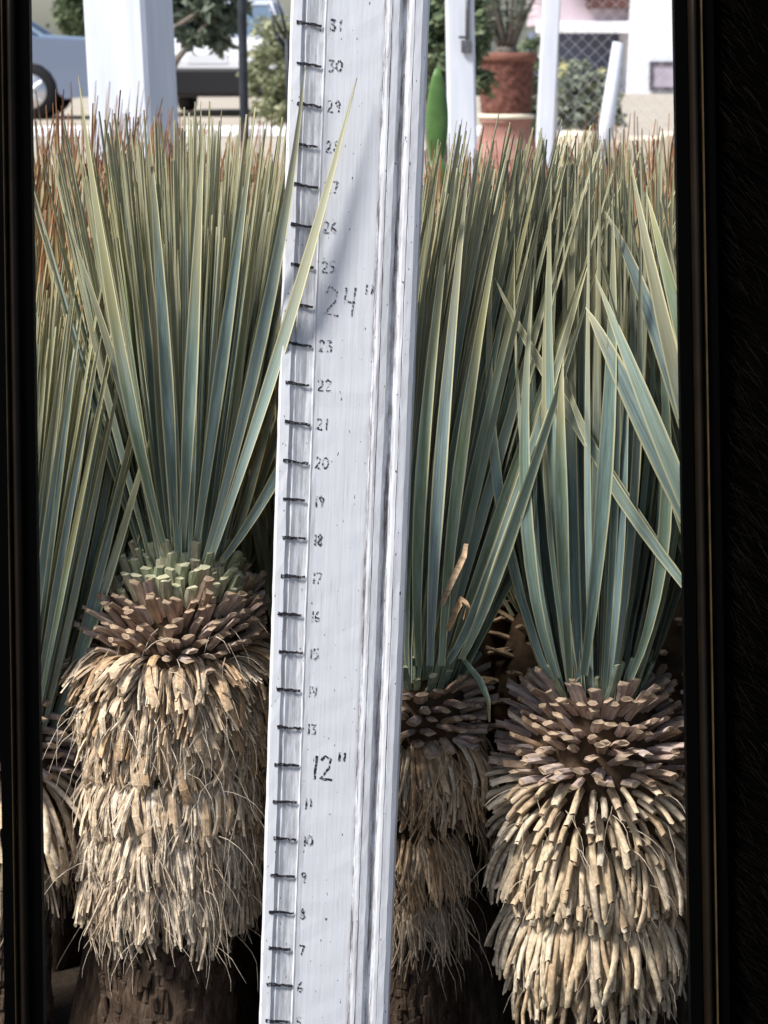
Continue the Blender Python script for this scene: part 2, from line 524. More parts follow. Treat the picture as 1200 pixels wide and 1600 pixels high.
def lib(kind):
    K = {'green': lambda s: beam_mesh('leaf_stub', .015 + .004 * (s % 3), .0088, .0062, R(-8 + 5 * (s % 3)), [M['green_stub'], M['cut_green']], s, .06),
         'bluegreen': lambda s: beam_mesh('leaf_stub', .018 + .005 * (s % 3), .0076, .0048, R(-14 + 4 * (s % 3)), [M['bluegreen_stub'], M['cut_green']], s, .06),
         'mauve': lambda s: beam_mesh('leaf_stub', .016 + .003 * (s % 4), .0076, .0052, R(4 + 6 * (s % 3)), [M['mauve_stub'], M['cut_pale']], s, .08, flare=.1),
         'tan': lambda s: beam_mesh('dry_leaf_base', .032 + .006 * (s % 4), .0050 + .0012 * (s % 3), .0030, R(42 + 14 * (s % 4)), [M['tan_dry'], M['cut_pale']], s, .10, flare=.15, nseg=4),
         'finger': lambda s: beam_mesh('dry_leaf_base', .042 + .005 * (s % 4), .0042 + .0006 * (s % 3), .0038, R(34 + 9 * (s % 4)), [M['finger_dry'], M['cut_pale']], s, .04, flare=.05, nseg=4, round_end=True),
         'tip': lambda s: beam_mesh('dry_leaf_base', .021 + .003 * (s % 4), .0056, .0048, R(18 + 8 * (s % 4)), [M['finger_dry'], M['cut_pale']], s, .04, nseg=3, round_end=True),
         'tassel': lambda s: tassel_mesh('fibre_tassel', .036 + .006 * (s % 4), .0115, R(52 + 8 * (s % 4)), [M['straw']], s, 7, .22),
         'brown_tassel': lambda s: tassel_mesh('fibre_tassel', .034 + .005 * (s % 4), .010, R(40 + 8 * (s % 4)), [M['tan_dry']], s, 7, .25),
         'grey_tassel': lambda s: tassel_mesh('fibre_tassel', .034 + .005 * (s % 4), .010, R(40 + 8 * (s % 4)), [M['grey_straw']], s, 7, .25)}
    if kind == 'tan':
        return [K[kind](s * 7 + 3) for s in range(4)] + [tassel_mesh('dry_leaf_base', .032 + .006 * (s % 4), .0080, R(44 + 14 * (s % 4)), [M['tan_dry'] if s % 2 else M['straw'], M['cut_pale']], s + 50, 5, .16) for s in range(9)]
    return [K[kind](s * 7 + 3) for s in range(10)]


LIB = {k: lib(k) for k in ('green', 'bluegreen', 'mauve', 'tan', 'finger', 'tip', 'tassel', 'brown_tassel', 'grey_tassel')}


def lerp_table(tab, x):
    if x <= tab[0][0]: return tab[0][1:]
    for a, b in zip(tab, tab[1:]):
        if x <= b[0]:
            t = (x - a[0]) / (b[0] - a[0])
            return tuple(u + (v - u) * t for u, v in zip(a[1:], b[1:]))
    return tab[-1][1:]


LEAF_W = [(0, .50), (.06, .52), (.2, .74), (.42, 1.0), (.58, .86), (.78, .52), (.92, .22), (1, .03)]


def leaf_data(pts, width, nrm, twist, mat, keel=.18, thick=.0007, wtab=LEAF_W):
    """A stiff blade along pts: shallow V with a real thickness; u across, v along."""
    n = len(pts); v, f, uv = [], [], []
    for i, p in enumerate(pts):
        t = i / (n - 1)
        tan = (pts[min(i + 1, n - 1)] - pts[max(i - 1, 0)]).normalized()
        nn = nrm - tan * nrm.dot(tan)
        nn = nn.normalized() if nn.length > 1e-6 else tan.orthogonal().normalized()
        side = tan.cross(nn)
        tw = twist * (.35 + .65 * t)
        c, s = math.cos(tw), math.sin(tw)
        sd_, nn_ = side * c + nn * s, nn * c - side * s
        w = width * lerp_table(wtab, t)[0] * .5
        k = keel * w
        v += [p - sd_ * w + nn_ * k, p - sd_ * w * .45, p + sd_ * w * .45, p + sd_ * w + nn_ * k,
              p - sd_ * w + nn_ * (k - thick * .5), p - nn_ * thick * 2.0, p + sd_ * w + nn_ * (k - thick * .5)]
        uv += [(.002, t), (.28, t), (.72, t), (.998, t), (.002, t), (.5, t), (.998, t)]
    for i in range(n - 1):
        a, b = i * 7, (i + 1) * 7
        for j in range(3): f.append((a + j, a + j + 1, b + j + 1, b + j))
        for j in (4, 5): f.append((a + j + 1, a + j, b + j, b + j + 1))
    return v, f, uv


def leaf_mesh(pts, width, nrm, twist, mat, keel=.18, thick=.0007, wtab=LEAF_W):
    v, f, uv = leaf_data(pts, width, nrm, twist, mat, keel, thick, wtab)
    return mesh_obj('leaf', v, f, mat, smooth=True, uvs=uv, link=False)


def bez(p0, p1, p2, n):
    return [p0 * (1 - t) ** 2 + p1 * 2 * t * (1 - t) + p2 * t * t for t in (i / (n - 1) for i in range(n))]


# board line, needed so that leaves pass beside it
BY = -0.006
B_TOP, B_BOT = P(563.5, 0, BY), P(506.5, 1600, BY)
BDIR = (B_TOP - B_BOT).normalized()
BW = 0.0889


def keep_off_board(p, front=False):
    if p.z < 0: return p
    cx = B_BOT.x + (p.z - B_BOT.z) * BDIR.x / BDIR.z
    d = abs(p.x - cx) - BW / 2
    if front or d > .02: return p
    k = max(0.0, min(1.0, (.02 - d) / .02)) if d > 0 else 1.0
    return Vector((p.x, max(p.y, p.y * (1 - k) + k * .022), p.z)) if p.y < .022 else p


def yucca(name, label, axis_px, axis_y, core_px, zones, leaves_fn, seed, trunk_px, group=None, leafmat='leaf', front_only=200, fibres=()):
    """axis_px: table (py -> px of the axis); core_px: table (py -> half width in px)."""
    q = random.Random(seed)
    s = ppm(axis_y)
    foot = P(lerp_table(axis_px, 1900)[0], 1600, axis_y)
    root = empty(name, (foot.x, axis_y, 0), label, 'yucca', group)
    o0 = Vector((foot.x, axis_y, 0))

    def ax(py): return P(lerp_table(axis_px, py)[0], py, axis_y) - o0
    # trunk
    top = core_px[-1][0] - 20
    zt = ax(top).z; rings = []
    nr, na = 46, 44
    for i in range(nr + 1):
        z = zt * i / nr
        py = 1600 + (ax(1600).z - z) * s
        c = ax(min(py, 1900)); r0 = lerp_table(trunk_px, py)[0] / s
        ring = []
        for k in range(na):
            a = 2 * math.pi * k / na
            d = noise.noise((math.cos(a) * 5, math.sin(a) * 5, z * 18 + seed)) * .08 + noise.noise((math.cos(a) * 9, math.sin(a) * 9, z * 45 + seed)) * .16
            r = r0 * (1 + d)
            ring.append((c.x + r * math.cos(a), c.y + r * math.sin(a), z))
        rings.append(ring)
    MB().grid(rings, True, False, True).build('trunk', M['bark'], root, True)
    fl = MB()
    for _ in range(520):
        z = q.uniform(.02, zt - .005); py = min(1900, 1600 + (ax(1600).z - z) * s); c = ax(py); a = q.uniform(0, 6.283)
        r = lerp_table(trunk_px, py)[0] / s * q.uniform(.97, 1.05); l, w = q.uniform(.006, .022), q.uniform(.0015, .0042)
        rot = Matrix.Rotation(a, 3, 'Z') @ Matrix.Rotation(R(q.gauss(0, 6)), 3, 'Y') @ Matrix.Rotation(R(q.gauss(0, 10)), 3, 'X')
        fl.box((c.x + r * math.cos(a), c.y + r * math.sin(a), z), (.0032, w * 2, l), rot, .0009)
    tag(fl.build('bark_flake', M['bark'], root), kind='stuff')
    # core of the skirt
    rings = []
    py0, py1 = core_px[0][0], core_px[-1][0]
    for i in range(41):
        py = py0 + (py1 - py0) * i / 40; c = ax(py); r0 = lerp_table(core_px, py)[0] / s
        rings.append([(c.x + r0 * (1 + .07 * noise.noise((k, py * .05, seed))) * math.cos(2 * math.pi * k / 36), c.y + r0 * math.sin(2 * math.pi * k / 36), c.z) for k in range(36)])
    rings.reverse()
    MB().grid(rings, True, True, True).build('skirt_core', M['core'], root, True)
    # cut leaf bases, row by row round the stem
    buckets = {}
    row = 0
    for (a0, a1, step, spacing, kind, e0, e1, sc) in zones:
        py = a0
        while py <= a1:
            t = (py - a0) / max(1, a1 - a0)
            r = lerp_table(core_px, py)[0] / s
            n = max(6, int(2 * math.pi * r / spacing)); row += 1
            for k in range(n):
                phi = 2 * math.pi * (k + .5 * (row % 2) + q.uniform(-.22, .22)) / n
                jpy = py + q.uniform(-.45, .45) * step
                c = ax(jpy); rr = lerp_table(core_px, jpy)[0] / s - .003
                kk = kind
                if isinstance(kind, tuple): kk = kind[0] if q.random() > t else kind[1]
                me = q.choice(LIB[kk])
                e = R(e0 + (e1 - e0) * t + q.uniform(-9, 9))
                az = phi + R(q.uniform(-10, 10))
                sx = sc * q.uniform(.8, 1.15)
                Mx = Matrix.Translation((c.x + rr * math.cos(phi), c.y + rr * math.sin(phi), c.z)) @ Matrix.Rotation(az, 4, 'Z') @ Matrix.Rotation(-e, 4, 'Y') @ Matrix.Rotation(R(q.uniform(-22, 22)), 4, 'X') @ Matrix.Diagonal((sx, sc * q.uniform(.8, 1.2), sc * q.uniform(.85, 1.15), 1))
                buckets.setdefault(me.name.split('.')[0], []).append((math.sin(phi), me, Mx))
            py += step
    for nm, items in buckets.items():
        items.sort(key=lambda x: x[0])
        for _, me, Mx in items[:296]: add(nm, me, root, Mx)
        rest = {}
        for _, me, Mx in items[296:]: rest.setdefault(tuple(m.name for m in me.materials), []).append((me, Mx))
        for mats, lst in rest.items():
            mb = MB()
            for me, Mx in lst: mb.merge(me, Mx)
            tag(mb.build(nm, [bpy.data.materials[m] for m in mats], root), kind='stuff')
    # loose threads
    if fibres:
        mb = MB()
        for (pa, pb, n, ln, up) in fibres:
            for _ in range(n):
                phi = -math.pi / 2 + q.gauss(0, .75); py = q.uniform(pa, pb); c = ax(py)
                r = lerp_table(core_px, py)[0] / s + q.uniform(.006, .016)
                p = Vector((c.x + r * math.cos(phi), c.y + r * math.sin(phi), c.z)); pts = [p]
                d = Vector((math.cos(phi) * .6 + q.uniform(-.6, .6), math.sin(phi) * .5, q.uniform(-.6, up)))
                for i in range(5):
                    d = (d + Vector((q.uniform(-.35, .35), q.uniform(-.2, .2), -.38))).normalized()
                    p = p + d * ln * q.uniform(.14, .24); pts.append(p)
                mb.tube(pts, [.00028, .00028, .00025, .0002, .00018, .0001], 3)
        tag(mb.build('loose_fibre', M['straw'], root), kind='stuff')
    # leaves
    blades = leaves_fn(q, ax, o0, s)
    blades.sort(key=lambda b_: min(p.y for p in b_[0]) - b_[1] * 4)          # those that show largest come first
    for (pts, width, nrm, twist) in blades[:292]:
        add('leaf', leaf_mesh(pts, width, nrm, twist, M[leafmat]), root)
    V, Fc, U = [], [], []
    for k, (pts, width, nrm, twist) in enumerate(blades[292:]):
        v, f, uv = leaf_data(pts, width, nrm, twist, None)
        b0 = len(V); V += v; Fc += [tuple(b0 + i for i in x) for x in f]; U += [(u + k % 50, t) for u, t in uv]
    if V: tag(mesh_obj('leaf', V, Fc, M[leafmat], root, True, uvs=U), kind='stuff')
    return root


def fan(N, crown_py, r_in, r_out, drop, tilt_in, tilt_out, bow, L0, L1, lean=(0, 0), pw=.8, wid=(.0095, .0135), extra=(), tjit=4, off_board=True, rise=0.0):
    """Leaves fanning from a crown; bow > 0 makes them swell outwards like a vase."""
    def fn(q, ax, o0, s):
        c = ax(crown_py); out = []
        for i in range(N):
            u = (i + .5) / N; phi = i * 2.399963 + q.uniform(-.25, .25)
            rad = Vector((math.cos(phi), math.sin(phi), 0))
            rr = r_in + (r_out - r_in) * u
            p0 = c + rad * rr + Vector((0, 0, -drop * u + q.uniform(-.003, .003)))
            tl = R(tilt_in + (tilt_out - tilt_in) * u ** pw + q.uniform(-tjit, tjit))
            L = q.uniform(L0, L1) - rise * u
            p2 = p0 + (rad * math.sin(tl) + Vector((0, 0, math.cos(tl)))) * L + Vector((lean[0] * q.uniform(.5, 1.3), lean[1] * q.uniform(.5, 1.3), 0))
            p1 = p0.lerp(p2, .45) + rad * bow * (.3 + u) * q.uniform(.7, 1.3) + Vector((-lean[0] * .25, 0, 0))
            pts = bez(p0, p1, p2, 9)
            if off_board: pts = [keep_off_board(p + o0) - o0 for p in pts]
            nrm = rad * 1.0 + Vector((q.uniform(-.6, .6), q.uniform(-.6, .6), .1))
            out.append((pts, q.uniform(*wid), nrm, R(q.gauss(0, 38))))
        for (pix, width, tw) in extra:
            ctrl = [P(a, b, y) - o0 for a, b, y in pix]
            pts = bez(ctrl[0], ctrl[1] * 2 - (ctrl[0] + ctrl[2]) * .5, ctrl[2], 12)
            for p in pts:                                    # a leaf that lies across the board rests on its face
                w_ = p + o0; cx = B_BOT.x + (w_.z - B_BOT.z) * BDIR.x / BDIR.z
                if abs(w_.x - cx) < BW / 2 + .03: p.y = max(w_.y, -.0155) - o0.y
            out.append((pts, width, Vector((0, -1, .1)), R(tw)))
        return out
    return fn


# plant with the tall pale skirt, left of the board
yucca('yucca', 'yucca with pale shaggy straw skirt and bare bark trunk, left of the white board',
      [(870, 287), (1000, 270), (1500, 262), (1900, 262)], .085,
      [(846, 34), (872, 58), (900, 76), (950, 102), (1000, 118), (1100, 126), (1170, 126), (1182, 112), (1196, 128), (1240, 122), (1256, 108), (1268, 126), (1310, 118), (1328, 106), (1340, 122), (1390, 112), (1410, 100)],
      [(862, 915, 12, .0080, 'green', 84, 66, 1.0), (920, 950, 12, .0082, ('green', 'mauve'), 64, 52, 1.05), (956, 990, 13, .0084, 'mauve', 52, 30, 1.0), (994, 1020, 11, .0084, ('mauve', 'tan'), 30, 10, .9),
       (1012, 1150, 13, .0078, 'tan', 10, -40, .86), (1050, 1150, 22, .011, 'tassel', -20, -40, .85), (1186, 1214, 9, .0070, 'tan', -30, -38, .95), (1192, 1216, 9, .0074, 'tassel', -30, -38, 1.0), (1262, 1286, 8, .0060, 'tassel', -26, -36, 1.0), (1334, 1356, 8, .0060, 'tassel', -28, -42, 1.1)],
      fan(430, 872, .003, .026, .014, 1, 14.5, .003, .225, .318, pw=.75, tjit=2.5, wid=(.0040, .0090), rise=.0,
          extra=[(((325, 885, .06), (452, 500, -.011), (557, 121, -.017)), .0088, 26),
                 (((318, 885, .06), (418, 480, -.008), (476, 105, -.018)), .0088, -15),
                 (((262, 875, .06), (190, 560, -.005), (122, 118, .01)), .0090, 10),
                 (((255, 870, .06), (200, 640, .01), (100, 330, .0)), .0075, 0),
                 (((335, 890, .07), (455, 700, .05), (590, 380, .06)), .008, 0),
                 (((284, 870, .062), (300, 560, -.0), (318, 190, -.0)), .0095, 8),
                 (((304, 870, .062), (350, 540, -.0), (395, 215, .0)), .009, -12),
                 (((274, 870, .062), (258, 560, -.0), (232, 190, -.0)), .0095, -8)]),
      11, [(1400, 92), (1600, 104), (1900, 112)], fibres=[(1030, 1440, 120, .045, .3), (940, 1020, 14, .03, .9)])

# plant half hidden by the board
half_hidden = yucca('yucca', 'yucca with brown stepped skirt, half hidden behind the right edge of the white board',
      [(1030, 655), (1300, 640), (1900, 640)], .10,
      [(1035, 38), (1060, 68), (1110, 84), (1180, 84), (1225, 78), (1275, 60), (1300, 76), (1330, 72), (1375, 56), (1395, 70), (1420, 62), (1450, 54)],
      [(1040, 1072, 12, .0085, 'bluegreen', 60, 30, .9), (1076, 1140, 15, .0095, 'mauve', 30, 2, 1.05),
       (1140, 1196, 11, .0085, ('tan', 'brown_tassel'), -12, -42, 1.05), (1288, 1316, 9, .0075, 'brown_tassel', -26, -38, 1.0),
       (1386, 1408, 9, .0075, 'grey_tassel', -28, -40, .95), (1428, 1440, 9, .009, 'grey_tassel', -45, -55, .75)],
      fan(380, 1046, .006, .030, .012, 2, 13, .016, .31, .39, lean=(.05, .01), wid=(.0042, .0094),
          extra=[(((700, 1035, .04), (800, 800, .02), (958, 262, .0)), .0092, 28), (((720, 1030, .03), (800, 830, .0), (938, 400, -.0)), .009, -30),
                 (((735, 1000, .03), (790, 850, .01), (925, 445, .0)), .008, 30), (((655, 1040, .03), (662, 700, .0), (722, 185, .02)), .009, 5),
                 (((672, 1040, .03), (690, 700, .0), (735, 235, .01)), .0095, 0), (((690, 1040, .03), (722, 700, .01), (790, 300, .01)), .009, -5),
                 (((650, 800, .06), (680, 620, .06), (785, 305, .05)), .011, 0)]),
      23, [(1400, 62), (1600, 70), (1900, 76)], fibres=[(1150, 1470, 90, .04, .2)])

def dry_curl(root, pix, width, mat, tw=0):
    pts = [P(*p) - root.location for p in pix]
    fine = []
    for i in range(len(pts) - 1):
        for k in range(3): fine.append(pts[i].lerp(pts[i + 1], k / 3))
    fine.append(pts[-1])
    me = leaf_mesh(fine, width, Vector((.3, -1, .2)), R(tw), M[mat], .35, wtab=[(0, .7), (.5, 1), (.8, .8), (1, .75)] if 'leaf' not in mat else LEAF_W)
    add('dry_leaf_end', me, root)['label'] = 'curled tan dry leaf end'


dry_curl(half_hidden, [(690, 945, .02), (708, 905, .012), (726, 868, .006), (729, 850, .006)], .0048, 'tan_dry', 55)
dry_curl(half_hidden, [(700, 985, .02), (712, 955, .01), (722, 936, .004), (731, 948, 0), (726, 968, 0)], .0046, 'tan_dry', 40)
dry_curl(half_hidden, [(722, 1028, .05), (748, 1062, .04), (762, 1095, .035), (766, 1128, .035)], .006, 'leaf_dark', 40)
# plant with finger-like leaf bases
yucca('yucca', 'yucca with rounded tan finger-like leaf bases and bowed blue-green leaves, right of the board',
      [(1050, 932), (1200, 928), (1900, 925)], .075,
      [(1052, 40), (1080, 74), (1120, 100), (1180, 116), (1260, 124), (1350, 130), (1375, 122), (1392, 108), (1404, 126), (1450, 120), (1472, 100), (1482, 114), (1515, 96)],
      [(1056, 1098, 14, .0085, ('bluegreen', 'mauve'), 70, 46, 1.05), (1104, 1196, 17, .0092, 'mauve', 42, 10, 1.05),
       (1204, 1278, 17, .0088, 'tip', 4, -26, 1.0), (1284, 1312, 9, .0060, 'finger', -38, -46, .98), (1352, 1372, 12, .0078, 'tip', -28, -34, .9),
       (1400, 1424, 8, .0060, 'finger', -38, -46, .98), (1474, 1494, 8, .0064, ('finger', 'brown_tassel'), -40, -52, .92)],
      fan(300, 1066, .008, .032, .010, 1, 6, .034, .29, .385, wid=(.0042, .0094), tjit=5, off_board=False,
          extra=[(((912, 1055, .02), (948, 700, -.02), (958, 330, -.0)), .0108, 6), (((890, 1060, .02), (876, 760, -.02), (880, 560, -.0)), .0095, -6),
                 (((870, 1060, .02), (822, 800, .0), (835, 420, .02)), .009, 0), (((985, 1060, .02), (1040, 800, .0), (1020, 420, .02)), .009, 0)]),
      37, [(1500, 96), (1600, 96), (1900, 104)], leafmat='leaf_dark', fibres=[(1200, 1290, 26, .035, .6), (1300, 1540, 60, .03, .2)])

# plant cut off by the frame at the left
yucca('yucca', 'yucca with dark green upright leaves, half covered by the left rail of the black frame',
      [(1050, 18), (1300, 10), (1900, 8)], .10,
      [(1060, 40), (1090, 70), (1150, 84), (1230, 84), (1300, 78), (1400, 66), (1440, 60)],
      [(1066, 1090, 13, .0085, 'bluegreen', 65, 40, 1.0), (1095, 1190, 18, .0105, 'mauve', 30, -5, 1.1), (1196, 1250, 15, .0105, 'finger', -18, -40, 1.15), (1340, 1380, 16, .012, 'grey_tassel', -40, -60, 1.1)],
      fan(340, 1085, .008, .042, .022, 1, 13, .010, .25, .315, lean=(.022, 0), wid=(.0042, .0094), off_board=False),
      41, [(1300, 62), (1600, 70), (1900, 76)])

# plant cut off by the frame at the right
yucca('yucca', 'yucca behind the right rail of the black frame, its broad leaves crossing leftwards',
      [(1000, 1215), (1300, 1220), (1900, 1222)], .06,
      [(1010, 40), (1050, 80), (1110, 105), (1250, 115), (1400, 110), (1460, 100)],
      [(1015, 1060, 14, .0085, 'bluegreen', 68, 40, 1.0), (1066, 1160, 18, .010, 'mauve', 36, 0, 1.1), (1170, 1420, 26, .011, 'tan', -15, -45, 1.1)],
      fan(90, 1030, .010, .040, .018, 2, 15, .014, .26, .34, lean=(-.03, 0), wid=(.0060, .0120), off_board=False,
          extra=[(((1160, 1000, .0), (1000, 650, -.02), (915, 480, -.01)), .0145, 0), (((1150, 1010, .0), (960, 760, .0), (882, 575, .01)), .0085, 20),
                 (((1150, 1030, .0), (900, 660, .01), (772, 432, .02)), .0085, 0), (((1170, 990, .0), (1060, 600, -.04), (985, 250, -.02)), .012, 0),
                 (((1180, 990, .0), (1075, 560, -.02), (1010, 300, .0)), .011, 10), (((1165, 990, .0), (1040, 560, .0), (945, 330, .01)), .0130, -10),
                 (((1160, 1000, .0), (1030, 680, -.03), (930, 430, -.02)), .0120, 15)]),
      43, [(1400, 96), (1600, 96), (1900, 104)])


# rows behind: two builds, copied whole
def back_yucca(seed, lean, nleaf=120):
    q = random.Random(seed)
    root = empty('yucca', (0, 0, 0), 'yucca in the crowded rows behind, only its brown-tipped leaf ends showing', 'yucca', 'yuccas in the rows behind the front plants')
    rings = []
    for z, r in [(0, .042), (.06, .036), (.16, .036), (.17, .05), (.26, .06), (.34, .055), (.38, .035), (.40, .018)]:
        rings.append([((r + q.uniform(-.004, .004)) * math.cos(2 * math.pi * k / 20), (r + q.uniform(-.004, .004)) * math.sin(2 * math.pi * k / 20), z) for k in range(20)])
    MB().grid(rings[:4], True, False, True).build('trunk', M['bark'], root, True)
    MB().grid(rings[3:], True, True, True).build('skirt_core', M['core'], root, True)
    mb = MB()
    for i in range(130):
        phi = i * 2.4; z = .38 - .22 * (i / 130); r = .035 + .02 * min(1, i / 40)
        me = q.choice(LIB['mauve' if i < 50 else 'brown_tassel'])
        mb.merge(me, Matrix.Translation((r * math.cos(phi), r * math.sin(phi), z)) @ Matrix.Rotation(phi, 4, 'Z') @ Matrix.Rotation(-R(40 - 90 * i / 130), 4, 'Y'))
    tag(mb.build('dry_leaf_base', [M['tan_dry'], M['cut_pale']], root), kind='stuff')
    fn = fan(nleaf, 0, .008, .040, .02, 1, 19, .008, .225, .335, lean=lean, wid=(.0042, .0080), tjit=7, off_board=False)
    for (pts, w, nrm, tw) in fn(q, lambda py: Vector((0, 0, .40)), Vector((0, 0, 0)), 1):
        add('leaf', leaf_mesh(pts, w, nrm, tw, M['leaf_back']), root)
    return root


protos = [back_yucca(101, (.01, 0)), back_yucca(102, (.02, 0)), back_yucca(103, (-.015, 0)), back_yucca(104, (.015, 0), 64)]
used = [False] * 4


def copy_tree(o):
    c = o.copy(); COL.objects.link(c)
    for ch in list(o.children):
        d = ch.copy(); COL.objects.link(d); d.parent = c
    return c


spots = []
for Y, xs, jit in ((.27, (-95, 178, 330, 500, 745, 900, 1080, 1290), 18), (.45, (-170, 15, 215, 420, 610, 800, 985, 1170), 20),
                   (.66, (-70, 140, 290, 480, 690, 860, 1040, 1200), 22), (.88, (10, 190, 370, 560, 740, 920, 1090), 22), (1.12, (90, 280, 450, 640, 800, 970, 1130), 20),
                   (1.4, (30, 130, 250, 370, 660, 770, 880, 985, 1090), 16), (1.68, (70, 180, 300, 420, 690, 820, 930, 1040), 16), (1.95, (40, 130, 345, 430, 740, 860, 960, 1060), 16)):
    for x in xs: spots.append((P(x + rnd.uniform(-jit, jit), 400, Y).x, Y + rnd.uniform(-.03, .03), rnd.uniform(0, 6.28)))
for i, (x, y, a) in enumerate(spots):
    k = 3 if y > 1.3 else i % 3
    if not used[k]:
        o = protos[k]; used[k] = True
    else:
        o = copy_tree(protos[k])
    o.location = (x, y, 0)
    o.rotation_euler = (Matrix.Rotation(R(rnd.gauss(0, 4) + (7 if x < -.17 else 0)), 3, 'Y') @ Matrix.Rotation(R(rnd.gauss(0, 4)), 3, 'X') @ Matrix.Rotation(a, 3, 'Z')).to_euler()
    xl = B_BOT.x + (.7 - B_BOT.z) * BDIR.x / BDIR.z
    xs_ = (x - CAM.x) * (0 - CAM.y) / (y - CAM.y)
    o['label'], o['group'] = (('yucca in the crowded rows behind, brown leaf tips showing below the square post and cars', 'yuccas behind, on the square post side of the board') if xs_ < xl - .03 else
                              ('yucca in the crowded rows behind, brown leaf tips showing below the terracotta pot', 'yuccas behind, on the pot side of the board') if xs_ > xl + .03 else
                              ('yucca in the crowded rows behind, almost wholly covered by the white board', 'yuccas hidden behind the board'))
    zs = (rnd.uniform(.88, .99) if y < 1.3 else rnd.uniform(.90, .985)) + (.05 if x < -.2 - .1 * max(0, y) else 0)
    o.scale = (1, 1, zs)

# ---------------------------------------------------------------- the measuring board
UNIT = (P(530, 483, BY) - P(518, 1202, BY)).length / 12.0
z12 = P(433, 1202, BY)


def board():
    base = B_BOT - BDIR * (B_BOT.z / BDIR.z)                     # where its middle line meets the ground
    ang = math.atan2(BDIR.x, BDIR.z)
    left = base + Vector((-BW / 2, 0, 0))
    root = empty('measuring_board', (base.x, BY, .004), 'white painted moulding board with handwritten inch marks, standing between the yuccas', 'board', rot=(0, ang, 0))
    H = .92
    prof = [(0, 9), (.02, 13.2), (.085, 13.6), (.10, 12.2), (.115, 12.0), (.122, 13.0), (.15, 12.2), (.20, 11.6), (.245, 11.8), (.256, 12.8), (.268, 12.4), (.30, 12.2),
            (.48, 12.2), (.66, 12.2), (.684, 12.0), (.690, 13.8), (.715, 14.5), (.731, 14.5), (.735, 13.7), (.739, 14.5), (.785, 14.3), (.808, 13.4), (.818, 11.4), (.838, 11.4), (.848, 14.0),
            (.87, 15.4), (.893, 15.7), (.897, 14.9), (.901, 15.7), (.95, 15.4), (.985, 14), (1, 11)]
    q = random.Random(5); n = 90; rings = []
    for i in range(n + 1):
        z = H * i / n; ring = []
        for t, d in prof:
            e = .00012 * q.uniform(-1, 1)
            ring.append(((t - .5) * BW + e * 2, -(d - 12) / 1000 + e, z))
        ring += [(BW / 2, .010, z), (-BW / 2, .010, z)]
        rings.append(ring)
    panel = MB().grid(rings, True, True, True).build('board_panel', M['paint'], root)
    # coordinates on the board: s = metres along it from the foot
    s12 = (z12 - base).dot(BDIR)
    digits = {'0': [[(.5, 1), (.1, .75), (.05, .3), (.45, 0), (.9, .3), (.9, .75), (.5, 1)]], '1': [[(.5, 1), (.45, 0)]], '2': [[(.1, .8), (.4, 1), (.8, .85), (.7, .5), (.1, .05), (.95, .0)]],
              '3': [[(.1, .95), (.8, .95), (.4, .58), (.85, .4), (.7, .05), (.1, .05)]], '4': [[(.15, 1), (.1, .5), (.75, .5)], [(.75, 1), (.55, 0)]],
              '5': [[(.85, 1), (.2, 1), (.15, .6), (.7, .55), (.8, .2), (.1, 0)]], '6': [[(.7, 1), (.2, .6), (.15, .15), (.6, 0), (.8, .3), (.25, .42)]],
              '7': [[(.1, 1), (.9, .95), (.4, 0)]], '8': [[(.5, .55), (.15, .8), (.5, 1), (.8, .8), (.5, .55), (.1, .25), (.5, 0), (.85, .25), (.5, .55)]],
              '9': [[(.8, .7), (.4, .5), (.15, .8), (.5, 1), (.8, .75), (.6, 0)]], '"': [[(.25, 1.15), (.2, .8)], [(.6, 1.15), (.55, .8)]]}

    def ribbon(mb, pts, w, y):
        rings = []
        for i, p in enumerate(pts):
            a, b = pts[max(0, i - 1)], pts[min(len(pts) - 1, i + 1)]
            d = Vector((b[0] - a[0], b[1] - a[1])).normalized(); nn = Vector((-d.y, d.x)) * w * .5 * q.uniform(.7, 1.2)
            rings.append([(p[0] - nn.x, y, p[1] - nn.y), (p[0] + nn.x, y, p[1] + nn.y), (p[0] + nn.x, y + .0005, p[1] + nn.y), (p[0] - nn.x, y + .0005, p[1] - nn.y)])
        mb.grid(rings, True, True, True)

    def write(txt, x, z, h, w, mat, y=-.00045):
        mb = MB()
        for ch in txt:
            for st in digits[ch]:
                pts = []
                for a, b in zip(st, st[1:]):
                    for k in range(3):
                        t = k / 3; pts.append((x + (a[0] + (b[0] - a[0]) * t) * h * .55 + q.uniform(-1, 1) * h * .02, z + (a[1] + (b[1] - a[1]) * t) * h + q.uniform(-1, 1) * h * .02))
                pts.append((x + st[-1][0] * h * .55, z + st[-1][1] * h))
                ribbon(mb, pts, w, y)
            x += h * (.42 if ch == '1' else .68)
        mb.build('numeral', mat, panel)

    for n_ in range(2, 34):
        z = s12 + (n_ - 12) * UNIT
        if z > H - .01: break
        # tick: a marker stroke that runs over the little moulding
        mb = MB(); sl = -.13 if n_ > 19 else -.05
        x0, x1 = -.5 * BW + BW * q.uniform(.045, .07), -.5 * BW + BW * q.uniform(.22, .25)
        pts = []
        for k in range(9):
            x = x0 + (x1 - x0) * k / 8; pts.append((x, z + sl * (x - x0) + q.uniform(-1, 1) * .0004))
        ribbon(mb, pts[:4], .0022, -.0020); ribbon(mb, pts[3:], .0017, -.00125)
        mb.build('tick_mark', M['ink'], panel)
        if n_ in (12, 24): continue
        write(str(n_), (-.5 + .285) * BW, z - .0050, .0074, .0011, M['ink_worn'])
    write('12"', (-.5 + .32) * BW, s12 - .010, .0165, .0015, M['ink'])
    write('24"', (-.5 + .31) * BW, s12 + 12 * UNIT - .007, .0185, .0012, M['ink_worn'])
    return root


board()

